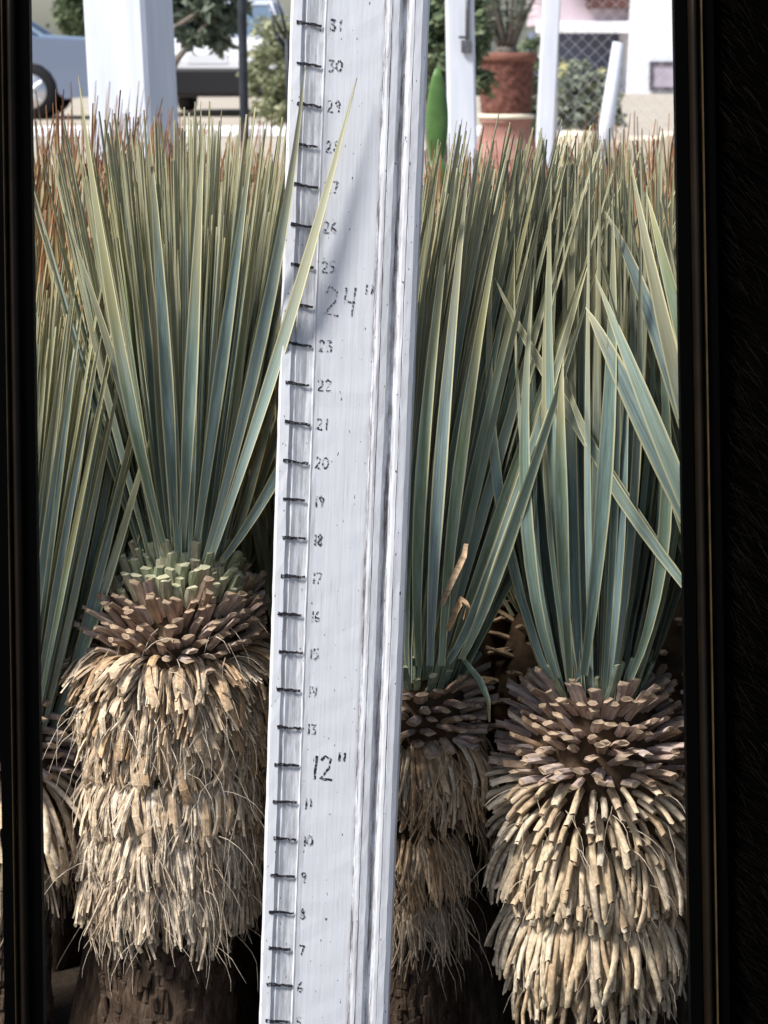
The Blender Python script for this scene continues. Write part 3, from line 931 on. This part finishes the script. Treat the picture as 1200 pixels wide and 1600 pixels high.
# ---------------------------------------------------------------- black display frame standing in front, fur throw beside it
FD = 1.45                                     # distance along the view; its plane leans back like a propped picture
FO = CAM + FWD * FD
FK = FD / F_PX
RIGHT = Vector((1, 0, 0))


def fp(px, py, d=0.0):
    return FO + RIGHT * ((px - 600) * FK) + UP * ((800 - py) * FK) + FWD * d


def display_frame():
    bot = 800 + (FO.z / UP.z) / FK            # where the plane meets the ground
    foot = fp(560, bot)
    root = empty('display_frame', foot, 'black display frame with thin bronze edges, propped upright before the yuccas', 'frame')
    def L(py): return 45 + (68 - 45) * py / 1600.0
    def Rr(py): return 1053.5 + (1080 - 1053.5) * py / 1600.0
    ys = [-160 + (bot + 160) * i / 12 for i in range(13)]

    def strip(name, fx, x0, x1, d0, d1, mat, sgn, rounded=False):
        rings = []
        for py in ys:
            a, b = fx(py) + sgn * x0, fx(py) + sgn * x1
            if rounded:
                prof = [(0, 1), (.08, .35), (.3, .05), (.5, 0), (.7, .05), (.92, .35), (1, 1)]
                r = [fp(a + (b - a) * u, py, d0 + (d1 - d0) * w) - foot for u, w in prof]
            else:
                r = [fp(a, py, d0) - foot, fp(b, py, d0) - foot, fp(b, py, d1) - foot, fp(a, py, d1) - foot]
            rings.append(r)
        return MB().grid(rings, True, True, True).build(name, mat, root, rounded)

    for fx, sgn in ((L, -1), (Rr, 1)):
        strip('bezel', fx, 0, 19, .001, .012, M['black_glass'], sgn)
        strip('metal_rail', fx, 19.3, 39, -.004, .012, M['bronze'], sgn, True)
        strip('edge_highlight', fx, 39.3, 43.5, -.0045, .012, M['bronze_highlight'], sgn, True)  # thin strip that draws the painted highlight on the bronze rail
        strip('outer_rail', fx, 43.8, 60, -.002, .014, M['black_glass'], sgn)
    for p0, p1, nm, dd in ((-160, -152, 'top_rail', .004), (1900, 1960, 'bottom_rail', .011)):
        rings = []
        for px in (L(p0), 300, 600, 900, Rr(p0)):
            rings.append([fp(px, p0, .001) - foot, fp(px, p0, dd) - foot, fp(px, p1, dd) - foot, fp(px, p1, .001) - foot])
        MB().grid(rings, True, True, True).build(nm, M['black_glass'], root)
    for fx, sgn in ((L, -1), (Rr, 1)):        # props that carry it
        a = fp(fx(900) + sgn * 55, 900, .012) - foot
        b = Vector((a.x + sgn * .06, .17, 0.008 - foot.z))
        MB().tube([a, b], .006, 8).build('prop_leg', M['black_glass'], root)
    # fur throw hung over the right-hand side
    q = random.Random(9)
    o = fp(1130, bot)
    fur = empty('fur_throw', (o.x, o.y, 0), 'black long-haired fur throw hanging beside the right rail of the frame', 'throw')
    rings = []; nx, ny = 26, 70
    def surf(u, v):
        py = -140 + (bot - 10 + 140) * v; px = Rr(py) + 58 + 420 * u
        d = .004 + .006 * noise.noise((u * 5, v * 9, 1)) + .004 * math.sin(u * 14 + v)
        return fp(px, py, d) - Vector((o.x, o.y, 0))
    for j in range(ny + 1):
        top = [surf(i / nx, j / ny) for i in range(nx + 1)]
        rings.append(top + [p + FWD * .008 for p in reversed(top)])
    MB().grid(rings, True, True, True).build('backing', M['fur_back'], fur, True)
    mb = MB()
    for _ in range(5200):
        u, v = q.random() ** 1.5, q.random(); p = surf(u, v)
        d = (RIGHT * q.uniform(.5, 1.2) - UP * q.uniform(.1, .9) - FWD * .35).normalized(); ln = q.uniform(.008, .022); pts = [p]
        for i in range(3):
            d = (d - UP * .15 + RIGHT * q.uniform(-.2, .2)).normalized(); p = p + d * ln / 3; pts.append(p)
        mb.tube(pts, [.00022, .0002, .00014, .00005], 3, cap=False)
    tag(mb.build('fur', M['fur'], fur), kind='stuff')


display_frame()

# ---------------------------------------------------------------- things behind the plants
def dY(depth_px_per_m):                        # world y at which one metre spans so many pixels
    return F_PX / depth_px_per_m * math.cos(PITCH) + CAM.y


def square_post():
    Y = 2.65; a, b = P(200, 0, Y), P(213, 240, Y); s = ppm(Y)
    d = (a - b).normalized(); base = b - d * (b.z / d.z)
    root = empty('square_post', (base.x, Y, 0), 'thick white square post with a cracked face, standing before the silver car', 'post')
    w = 98 / s; top = base + d * (2.4 / d.z); rings = []
    for i in range(14):
        c = base.lerp(top, i / 13) - Vector((base.x, Y, 0))
        r = []
        for k in range(4):
            for e in (-.06, .06):
                an = math.pi / 4 + k * math.pi / 2 + e - R(22)
                r.append((c.x + w * .705 * math.cos(an), c.y + w * .705 * math.sin(an), c.z))
        rings.append(r)
    sh = MB().grid(rings, True, True, True).build('shaft', M['post_paint'], root)
    for fx in (-.012, .006):
        mb = MB(); an = R(-22 - 90)
        for i in range(1): pass
        nrm = Vector((math.cos(an), math.sin(an), 0)); tn = Vector((-nrm.y, nrm.x, 0)); pts = []
        q = random.Random(int(fx * 1e4))
        for i in range(12):
            c = base.lerp(top, .2 + .3 * i / 11) - Vector((base.x, Y, 0)); pts.append(c + nrm * w * .4985 + tn * (fx + q.uniform(-.001, .001)))
        mb.tube(pts, .0007, 4).build('crack', M['dark_frame'], sh)


square_post()


def straight_post(name, label, pt, pb, Y, wpx, mat, cat='post', top=2.2, square=True):
    a, b = P(pt[0], pt[1], Y), P(pb[0], pb[1], Y); d = (a - b).normalized(); base = b - d * (b.z / d.z); s = ppm(Y)
    root = empty(name, (base.x, Y, 0), label, cat)
    o = Vector((base.x, Y, 0)); w = wpx / s; end = base + d * (top / d.z) - o
    if square:
        rings = []
        for t in (0, .25, .5, .75, 1):
            c = (base - o).lerp(end, t); h = w / 2; e = h * .15
            rings.append([c + Vector(p) for p in ((-h + e, -h, 0), (h - e, -h, 0), (h, -h + e, 0), (h, h - e, 0), (h - e, h, 0), (-h + e, h, 0), (-h, h - e, 0), (-h, -h + e, 0))])
        MB().grid(rings, True, True, True).build('shaft', mat, root)
    else:
        MB().tube([(base - o).lerp(end, t) for t in (0, .3, .6, 1)], w / 2, 14).build('shaft', mat, root, True)
    return root, o, s


r, o, s = straight_post('metal_pole', 'thin dark metal pole standing before the trees', (378, 0), (381, 150), 5.5, 14, M['dark_pole'], 'pole', square=False)
MB().tube([(0, 0, 0.0), (0, 0, .05)], .03, 14).build('base_collar', M['dark_pole'], r)
r, o, s = straight_post('gate_post', 'white square post with a steel drop bolt beside the terracotta pot', (718, 0), (722, 210), 4.2, 43, M['post_paint'])
bx = MB()
pt, pb = P(730, -40, 4.2) - o, P(729, 80, 4.2) - o
yb = -43 / s / 2 - .004
bolt = MB().tube([(pt.x, yb, pt.z), (pb.x, yb, pb.z)], .0045, 8).build('drop_bolt', M['steel'], r, True)
MB().box((pb.x - .002, yb - .002, pb.z + .01), (.022, .008, .028), bev=.002).build('bolt_bracket', M['steel'], bolt)
MB().tube([(pb.x, yb, pb.z + .03), (pb.x - .018, yb - .008, pb.z + .03)], .003, 6).build('bolt_handle', M['steel'], bolt)
r, o, s = straight_post('slim_post', 'slim white post between the terracotta pot and the flowering shrub', (862, 0), (852, 200), 7.0, 26, M['post_paint'])


def potted_plant():
    Y = dY(273); s = ppm(Y); c = P(791, 185, Y); rim = P(791, 82, Y)
    bs = empty('pot_pedestal', (c.x, Y, 0), 'flared pinkish plaster pedestal under the terracotta pot', 'pedestal')
    MB().lathe([(.30, 0), (.29, .05), (.21, .18), (.155, .29), (.135, c.z - .03), (.15, c.z - .02), (.15, c.z)], 36).build('flared_base', M['pink_plaster'], bs, True)
    MB().lathe([(.150, c.z), (.158, c.z + .004), (.158, c.z + .022), (.14, c.z + .026)], 36).build('cap', M['cream_stone'], bs, True)
    z0 = c.z + .026; H = rim.z - z0
    pot = empty('terracotta_pot', (c.x, Y, z0), 'rough terracotta pot with a thick rim standing on its pedestal', 'pot')
    prof = [(.136, 0), (.140, .01), (.146, H * .4), (.152, H * .8), (.155, H * .86)]
    n = 48; rings = []
    for i in range(25):
        t = i / 24; r0 = lerp_table([(h / H, r_) for r_, h in prof], t * .86)[0]
        rings.append([(r0 * (1 + .06 * noise.noise((math.cos(k * 6.283 / n) * 4, math.sin(k * 6.283 / n) * 4, t * 7))) * math.cos(k * 6.283 / n), r0 * (1 + .06 * noise.noise((math.cos(k * 6.283 / n) * 4, math.sin(k * 6.283 / n) * 4, t * 7))) * math.sin(k * 6.283 / n), H * .86 * t) for k in range(n)])
    MB().grid(rings, True, True, False).build('pot_wall', M['terracotta'], pot, True)
    MB().lathe([(.150, H * .85), (.166, H * .865), (.172, H * .9), (.170, H * .985), (.163, H), (.148, H), (.145, H * .9)], 48, cap0=False, cap1=False).build('rim', M['terracotta_rim'], pot, True)
    MB().lathe([(.1485, H * .88), (.149, H * .9), (.0, H * .92)], 32, cap0=True, cap1=False).build('potting_soil', M['soil'], pot)
    q = random.Random(3)
    pl = empty('succulent', (c.x, Y, z0 + H * .9), 'grey-stemmed succulent with narrow leaves growing in the terracotta pot', 'succulent')
    MB().lathe([(.05, 0), (.07, .03), (.05, .07), (.03, .10)], 16).build('swollen_base', M['twig'], pl, True)
    for i in range(13):
        a = i * 2.4; tl = q.uniform(.15, .75); L_ = q.uniform(.28, .6); pts = []; d = Vector((math.cos(a) * tl, math.sin(a) * tl, 1)).normalized(); p = Vector((math.cos(a) * .03, math.sin(a) * .03, .05))
        for k in range(6):
            pts.append(p.copy()); d = (d + Vector((q.uniform(-.12, .12), q.uniform(-.12, .12), .06))).normalized(); p = p + d * L_ / 5
        st = MB().tube(pts, [.016, .014, .012, .010, .009, .006], 7).build('stem', M['twig'], pl, True)
        mb = MB()
        for k in range(26):
            t = q.uniform(.45, 1); b = pts[min(5, int(t * 5.2))] + Vector((q.uniform(-.02, .02), q.uniform(-.02, .02), q.uniform(-.02, .02))); an = q.uniform(0, 6.28)
            d = Vector((math.cos(an), math.sin(an), q.uniform(-.1, .9))).normalized(); ln = q.uniform(.05, .10); sd_ = d.cross(Vector((0, 0, 1))).normalized() * .008
            mid = b + d * ln * .55; up_ = Vector((0, 0, .003))
            mb.grid([[b, b + up_ * .4], [mid - sd_, mid - sd_ + up_], [b + d * ln, b + d * ln + up_ * .4]], False)
            mb.grid([[b, b + up_ * .4], [mid + sd_, mid + sd_ + up_], [b + d * ln, b + d * ln + up_ * .4]], False)
            nb = len(mb.v); mb.v += [b + up_, mid - sd_ + up_, b + d * ln + up_, mid + sd_ + up_]; mb.f.append((nb, nb + 1, nb + 2, nb + 3)); mb.m.append(0)
        tag(mb.build('leaves', M['succulent'], st), kind='stuff')


potted_plant()


def planter_wall():
    Y = dY(265) + .55; c = P(850, 200, Y)
    root = empty('garden_edging', (c.x, Y, 0), 'low cream curved stone edging beside the pot pedestal', 'edging')
    n = 7
    for i in range(n):
        rings = []
        for k in range(5):
            a = R(200 + (i + k / 4 * .97) * 20); ro, ri = .62, .50
            ca, sa = math.cos(a), math.sin(a); z1 = .30 + .03 * math.sin(i * 2.1)
            rings.append([(.55 + ro * ca, ro * sa, 0), (.55 + ro * ca, ro * sa, z1 - .02), (.55 + (ro - .02) * ca, (ro - .02) * sa, z1), (.55 + (ri + .02) * ca, (ri + .02) * sa, z1), (.55 + ri * ca, ri * sa, z1 - .02), (.55 + ri * ca, ri * sa, 0)])
        MB().grid(rings, True, True, True).build('stone', M['cream_stone'], root)


planter_wall()


def nopal():
    Y = 2.25; c = P(683, 215, Y); s = ppm(Y)
    root = empty('cactus', (c.x, Y, 0), 'green cactus with one long upright oval pad beside the white gate post', 'cactus')
    def pad(name, base, L_, w, th, parent, ang=0, lean=0):
        rings = []; n = 16
        for i in range(13):
            t = i / 12; e = max(.1, math.sin(math.pi * (.04 + .93 * t))) ** .62
            r = []
            for k in range(n):
                a = 2 * math.pi * k / n; x = w * .5 * e * math.cos(a); y = th * .5 * (.3 + .7 * e) * math.sin(a)
                r.append(base + Vector((x * math.cos(ang) - y * math.sin(ang) + lean * t * L_, x * math.sin(ang) + y * math.cos(ang), t * L_)))
            rings.append(r)
        return MB().grid(rings, True, True, True).build(name, M['cactus'], parent, True)
    top = P(684, 107, Y); h = (top.z - c.z) + .05
    pad('pad', Vector((0, 0, 0)), .32, .11, .03, root); pad('pad', Vector((0, 0, .30)), c.z - .33, .07, .028, root, .3)
    pad('pad', Vector((0, 0, c.z - .05)), h, 34 / s, .012, root, .12)


nopal()


# ----- cars
def car(name, label, paint, loc, rz, deck=True):
    root = empty(name, loc, label, 'car', rot=(0, 0, rz))
    # side outline, x forward, z up (metres)
    lower = [(-2.20, .42), (-2.22, .66), (-2.17, .86), (-2.05, .93), (-1.35, .97), (-.6, .94), (.75, .93), (1.2, .90), (1.9, .80), (2.16, .66), (2.20, .42), (2.12, .26)]
    under = [(1.74, .24)] + [(1.36 + .36 * math.cos(a), .31 + .36 * math.sin(a)) for a in [R(x) for x in range(0, 181, 20)]] + [(.9, .22), (-.9, .22)] + \
            [(-1.32 + .36 * math.cos(a), .31 + .36 * math.sin(a)) for a in [R(x) for x in range(0, 181, 20)]] + [(-1.75, .24), (-2.12, .27)]
    out = lower + under; mb = MB(); rings = []
    for y, ins, dz in ((-.86, .0, 0), (-.80, -.02, .0), (-.55, -.03, .015), (0, -.03, .02), (.55, -.03, .015), (.80, -.02, 0), (.86, 0, 0)):
        k = .94 if abs(y) > .85 else 1.0
        rings.append([(x * (1 if k == 1 else .985), y, (z if z < .6 else .6 + (z - .6) * (k if k < 1 else 1)) + (dz if z > .6 else 0)) for x, z in out])
    mb.grid(rings, True, True, True)
    mb.build('body', paint, root, False)
    cab = [(-1.42, .95), (-.78, 1.36), (-.45, 1.42), (.25, 1.41), (1.0, .925)]
    def cabin(sc_y, grow, mat, nm, par):
        r = []
        for side in (-1, 1):
            pts = []
            for x, z in cab: pts.append((x * grow, side * (.78 - .20 * (z - .93) / .5) * sc_y, .93 + (z - .93) * grow))
            r.append(pts)
        m = MB().grid(r, False); n = len(cab)
        m.f.append(tuple(range(n))); m.m.append(0); m.f.append(tuple(reversed(range(n, 2 * n)))); m.m.append(0)
        return m.build(nm, mat, par)
    gl = cabin(1, 1, M['car_glass'], 'glasshouse', root)
    def yz(z): return .78 - .20 * (z - .93) / .5
    MB().grid([[(x, y, z + .012) for x, z in ((-.80, 1.355), (-.45, 1.425), (.25, 1.415), (.38, 1.34))] for y in (-.60, -.4, 0, .4, .60)], False).build('roof', paint, root, True)
    for side in (-1, 1):
        for (x0, z0), (x1, z1), w in (((-1.42, .95), (-.72, 1.38), .035), ((1.0, .925), (.25, 1.41), .025), ((-.1, .94), (-.12, 1.41), .03), ((-.72, 1.39), (.25, 1.415), .022)):
            m = MB(); m.tube([(x0, side * (yz(z0) + .005), z0), ((x0 + x1) / 2, side * (yz((z0 + z1) / 2) + .008), (z0 + z1) / 2 + .01), (x1, side * (yz(z1) + .005), z1)], w, 6).build('pillar', paint, root, True)
        MB().box((.62, side * .93, .99), (.10, .17, .12), bev=.03).build('mirror', paint, root)
        for x in (-.25, .62): MB().box((x - .15, side * .868, .80), (.17, .025, .03), bev=.008).build('door_handle', paint, root)
        MB().box((-.02, side * .858, .36), (1.95, .04, .24), bev=.015).build('side_skirt', M['black_trim'], root)
        MB().box((-2.12, side * .66, .74), (.16, .34, .15), bev=.03).build('tail_light', M['tail_red'], root)
        MB().box((-2.19, side * .70, .46), (.05, .20, .10), bev=.01).build('reflector', M['tail_red'], root)
        MB().box((2.08, side * .64, .68), (.18, .32, .13), bev=.03).build('headlight', M['lamp_clear'], root)
        for x in (1.36, -1.32):
            w = MB().lathe([(.20, -.10), (.30, -.105), (.325, -.07), (.325, .07), (.30, .105), (.20, .10)], 28, (x, side * .77, .325), axis='y').build('wheel', M['rubber'], root, True)
            rm = MB().lathe([(.205, 0), (.20, .02), (.03, .03), (.0, .03)], 24, (0, 0, 0), axis='y', cap0=True, cap1=False)
            rm.v = [Vector((v.x + x, side * (.77 + .09) + (v.y if side < 0 else -v.y), v.z + .325)) for v in rm.v]
            rm.build('rim', M['rim'], w, True)
            for k in range(5):
                a = k * 2 * math.pi / 5
                MB().box((x + .11 * math.cos(a), side * .902, .325 + .11 * math.sin(a)), (.17, .02, .04), Matrix.Rotation(-a, 3, 'Y'), .006).build('spoke', M['rim'], w)
    MB().box((-2.17, 0, .42), (.14, 1.62, .34), bev=.04).build('rear_bumper', M['black_trim'], root)
    MB().box((2.15, 0, .36), (.12, 1.6, .20), bev=.04).build('front_bumper', M['black_trim'], root)
    MB().box((-2.215, 0, .70), (.02, .5, .12), bev=.004).build('number_plate', M['lamp_clear'], root)
    return root


YC = dY(130)
pc = P(47, 150, YC)
car('car', 'silver car parked side-on behind the square white post', M['silver_car'], (pc.x - 1.32, YC + .8, 0), math.pi)
YW = dY(125)
pw_ = P(345, 130, YW)
car('car', 'white car seen from behind, red tail light beside the square post', M['white_car'], (pw_.x, YW + 2.2, 0), R(86))
YK = dY(165)
k0 = P(170, 205, YK)
kr = empty('kerb', (k0.x, YK, 0), 'low pale concrete kerb in front of the parked cars', 'kerb')
for i in range(9):
    MB().box((-3.6 + i * .92, 0, .05), (.91, .16, .10), bev=.015).build('kerb_stone', M['trim_white'], kr)


# ----- trees and shrubs
def tree(name, label, base, height, crown, mat, nleaf, leaf, seed, cat='tree', limbs=7, group=None, flower=None, trunk_r=.05):
    """crown: list of (centre, radii) ellipsoids relative to base."""
    q = random.Random(seed); root = empty(name, base, label, cat, group)
    tr = MB(); top = height * .6; pts = []; p = Vector((0, 0, 0))
    for i in range(6):
        pts.append(Vector((q.uniform(-.03, .03) * i * trunk_r * 8, q.uniform(-.03, .03) * i * trunk_r * 8, top * i / 5)))
    tr.tube(pts, [trunk_r * (1.25 - .15 * i) for i in range(6)], 9)
    for k in range(limbs):
        c, rad = crown[k % len(crown)]; e = Vector(c) + Vector((q.uniform(-.6, .6) * rad[0], q.uniform(-.6, .6) * rad[1], q.uniform(-.3, .6) * rad[2]))
        a = pts[2 + k % 4]; m = a.lerp(e, .5) + Vector((0, 0, (e - a).length * .08))
        tr.tube([a, m, e], [trunk_r * .55, trunk_r * .35, trunk_r * .12], 6)
    tr.build('trunk', M['twig'], root, True)
    v, f, fi = [], [], []
    clumps = []
    for c, rad in crown:
        for _ in range(max(6, nleaf // (len(crown) * 45))):
            while True:
                d = Vector((q.uniform(-1, 1), q.uniform(-1, 1), q.uniform(-1, 1)))
                if .25 < d.length < 1: break
            clumps.append((Vector(c) + Vector((d.x * rad[0], d.y * rad[1], d.z * rad[2])), min(rad) * q.uniform(.12, .34)))
    for i in range(nleaf):
        c, cr = q.choice(clumps)
        p = c + Vector((q.gauss(0, 1), q.gauss(0, 1), q.gauss(0, .8))) * cr * .55
        d = Vector((q.uniform(-1, 1), q.uniform(-1, 1), q.uniform(-.9, .5))).normalized(); sdv = d.orthogonal().normalized(); sdv.rotate(Matrix.Rotation(q.uniform(0, 6.28), 3, d))
        l = leaf * q.uniform(.6, 1.3); w = l * .28; nn = d.cross(sdv) * l * .1; b = len(v)
        v += [p, p + d * l * .5 + sdv * w + nn, p + d * l, p + d * l * .5 - sdv * w + nn]; f += [(b, b + 1, b + 2), (b, b + 2, b + 3)]
    tag(mesh_obj('crown', v, f, mat, root), kind='stuff')
    if flower:
        fv = MB()
        for i in range(60):
            c, cr = q.choice(clumps); p = c + Vector((q.gauss(0, .5), -abs(q.gauss(0, .6)), abs(q.gauss(0, .6)))) * cr
            for k in range(5):
                a = k * 1.2566; d = Vector((math.cos(a), -.3, math.sin(a))) * leaf * .5; e = Vector((math.cos(a + .6), -.3, math.sin(a + .6))) * leaf * .4
                b = len(fv.v); fv.v += [p, p + d, p + d + e * .6, p + e]; fv.f.append((b, b + 1, b + 2, b + 3)); fv.m.append(0)
        tag(fv.build('flowers', flower, root), kind='stuff')
    return root


def tree_at(px, py_top, py_bot, wpx, Y, *a, **k):
    """Crown spanning these pixels; the tree stands on the ground below."""
    s = ppm(Y); c = P(px, (py_top + py_bot) / 2, Y); hz = (py_bot - py_top) / 2 / s; hx = wpx / 2 / s
    return c, hx, hz


c, hx, hz = tree_at(312, -260, 84, 150, 11.0)
tree('tree', 'dark grey-green tree hanging over the car beside the square post', (c.x - .30, 11.0, 0), c.z + hz, [((.28, 0, c.z + hz * .3), (hx, hx, hz * .7)), ((.30 + hx * .2, 0, c.z - hz * .45), (hx * .75, hx * .6, hz * .5)), ((.30 - hx * .5, .1, c.z - hz * .35), (hx * .5, hx * .5, hz * .5))], M['fol_dark'], 3000, .075, 5)
c, hx, hz = tree_at(432, 15, 185, 95, 13.5)
tree('tree', 'pale yellow-green bushy tree between the dark pole and the white board', (c.x + .35, 13.5, 0), c.z + hz, [((-.35, 0, c.z), (hx, hx, hz)), ((-.35 + hx * .4, 0, c.z - hz * .4), (hx, hx, hz * .7))], M['fol_pale'], 4200, .045, 6)
c, hx, hz = tree_at(690, -130, 150, 110, 9.0)
tree('tree', 'leafy green tree behind the white gate post', (c.x, 9.0, 0), c.z + hz, [((0, 0, c.z), (hx, hx * .8, hz)), ((.05, 0, c.z - hz * .5), (hx, hx * .8, hz * .6))], M['fol_mid'], 5200, .045, 7)
c, hx, hz = tree_at(838, 45, 190, 74, 19.5)
tree('shrub', 'green shrub behind the slim white post', (c.x, 19.5, 0), c.z + hz, [((0, 0, c.z), (hx, hx, hz)), ((0, 0, c.z - hz * .7), (hx, hx, hz * .7))], M['fol_mid'], 2600, .05, 8, 'shrub', 4, trunk_r=.03)
c, hx, hz = tree_at(912, 92, 190, 112, 17.0)
tree('shrub', 'pale flowering shrub in front of the shaded porch', (c.x, 17.0, 0), c.z + hz, [((-hx * .3, 0, c.z), (hx * .7, hx * .6, hz)), ((hx * .4, 0, c.z - hz * .25), (hx * .6, hx * .6, hz * .75)), ((0, 0, c.z - hz * .8), (hx, hx * .7, hz * .6))], M['fol_grey'], 6500, .05, 9, 'shrub', 6, flower=M['flower'], trunk_r=.025)
c, hx, hz = tree_at(122, -60, 62, 70, 46.0)
tree('tree', 'far green tree seen over the boot of the silver car', (c.x, 46.0, 0), c.z + hz, [((0, 0, c.z), (hx, hx, hz))], M['fol_mid'], 2600, .14, 12)

# bare twigs beside the board
Y = 6.2; b0 = P(452, 160, Y)
tw = empty('bare_sapling', (b0.x, Y, 0), 'bare dark twigs of a sapling beside the top of the white board', 'sapling')
oo = Vector((b0.x, Y, 0))
MB().tube([Vector((0, 0, 0)), P(452, 150, Y) - oo, P(448, 60, Y) - oo], [.014, .010, .007], 7).build('stem', M['dark_pole'], tw, True)
for pix in (((448, 62), (432, 35), (420, 5)), ((447, 50), (440, 20), (430, -10)), ((449, 75), (430, 50), (423, 18)), ((450, 85), (435, 62), (428, 55))):
    MB().tube([P(a, b_, Y) - oo for a, b_ in pix], [.005, .0035, .0015], 6).build('twig', M['dark_pole'], tw, True)

# leaning stake
Y = 13.0; a, b_ = P(966, 66, Y), P(945, 195, Y)
d = (a - b_).normalized(); base = b_ - d * (b_.z / d.z)
st = empty('garden_stake', (base.x, Y, 0), 'leaning weathered white stake in front of the pale house wall', 'stake')
ob = Vector((base.x, Y, 0))
MB().tube([base - ob, (base - ob).lerp(a - ob, .5) + Vector((.01, 0, 0)), a - ob], [.05, .042, .03], 9).build('stake_shaft', M['post_paint'], st, True)

# chain-link fence
def chain_link():
    Y = 9.5; z1 = 1.55; x0, x1 = P(868, 80, Y).x, P(868, 80, Y).x + 2.4
    root = empty('chain_link_fence', (x0, Y, 0), 'thin galvanised chain-link fence in front of the house', 'fence')
    for x in (0, 2.4): MB().tube([(x, 0, 0), (x, 0, z1 + .03)], .018 if x else .012, 10).build('fence_post', M['wire'], root, True)
    MB().tube([(0, 0, z1), (2.4, 0, z1)], .012, 8).build('top_rail', M['wire'], root, True)
    mb = MB(); p = .055; n = int(2.4 / p)
    for i in range(-int(z1 / p), n + 1):
        for sg in (1, -1):
            a = i * p if sg == 1 else (n - i) * p; pts = []
            xa, xb = a, a + sg * z1; za, zb = 0.02, z1
            lo, hi = 0.0, 2.4
            ta = 0 if lo <= xa <= hi else ((lo - xa) / (xb - xa) if xa < lo else (hi - xa) / (xb - xa))
            tb = 1 if lo <= xb <= hi else ((hi - xa) / (xb - xa) if xb > hi else (lo - xa) / (xb - xa))
            if tb - ta < .02 or ta < 0 or tb > 1: continue
            A = Vector((xa + (xb - xa) * ta, sg * .0014, za + (zb - za) * ta)); B = Vector((xa + (xb - xa) * tb, sg * .0014, za + (zb - za) * tb))
            mb.tube([A, B], .0008, 4)
    tag(mb.build('wire_mesh', M['wire'], root), kind='stuff')


chain_link()


def house():
    Y = dY(80); s = ppm(Y)
    def x(px): return P(px, 80, Y).x
    def z(py): return P(800, py, Y).z
    o = Vector((x(985), Y, 0))
    root = empty('house', o, 'pale house with a shaded porch and a white gable wall behind the fence', 'house')
    xa, xb, xc = x(845) - o.x, 0.0, x(1150) - o.x
    z0, zp, zb, zt = 0, z(48), z(38), z(-140)
    MB().box(((xb + xc) / 2, 2.5, zt / 2), (xc - xb, 5, zt)).build('gable_wall', M['house_white'], root)
    MB().box(((xa + xb) / 2 - .002, 2.2 + .6, (zt + zb) / 2), (xb - xa, 4.4, zt - zb)).build('upper_wall', M['house_pink'], root)
    MB().box(((xa + xb) / 2 - .002, .55, (zp + zb) / 2 + .01), (xb - xa + .1, .5, zb - zp + .10), bev=.01).build('fascia', M['trim_white'], root)
    MB().box(((xa + xb) / 2 - .002, 3.6, zp / 2), (xb - xa, 2.2, zp - .002)).build('porch_wall', M['porch_painted_shade'], root)  # wall carries the painted porch shade
    MB().box((xa + .06, .72, zp / 2), (.12, .12, zp), bev=.01).build('porch_post', M['trim_white'], root)
    MB().box((x(953) - o.x, .45, z(-6)), ((x(985) - x(915)), .35, z(-25) - z(12)), bev=.02).build('awning', M['roof_brown'], root)
    zr = zt
    mb = MB(); mb.grid([[(xa - .4, -.4, zr), (xc + .4, -.4, zr), (xc + .4, 5.6, zr), (xa - .4, 5.6, zr)], [(xa - .4, 2.4, zr + 1.3), (xc + .4, 2.4, zr + 1.3), (xc + .4, 2.6, zr + 1.3), (xa - .4, 2.6, zr + 1.3)]], True, True, True)
    mb.build('roof', M['roof_brown'], root)
    w0, w1, h0, h1 = x(1015) - o.x, x(1072) - o.x, max(.02, z(141)), z(96)
    wn_ = MB().box(((w0 + w1) / 2, -.03, (h0 + h1) / 2), (w1 - w0 - .1, .05, h1 - h0 - .1)).build('window', M['shutter'], root)
    for c_, d_ in ((((w0 + w1) / 2, -.04, h1 - .03), (w1 - w0, .09, .06)), (((w0 + w1) / 2, -.04, h0 + .03), (w1 - w0, .09, .06)), ((w0 + .03, -.042, (h0 + h1) / 2), (.06, .09, h1 - h0 - .121)), ((w1 - .03, -.042, (h0 + h1) / 2), (.06, .09, h1 - h0 - .121))):
        MB().box(c_, d_, bev=.008).build('window_frame', M['dark_frame'], wn_)


house()
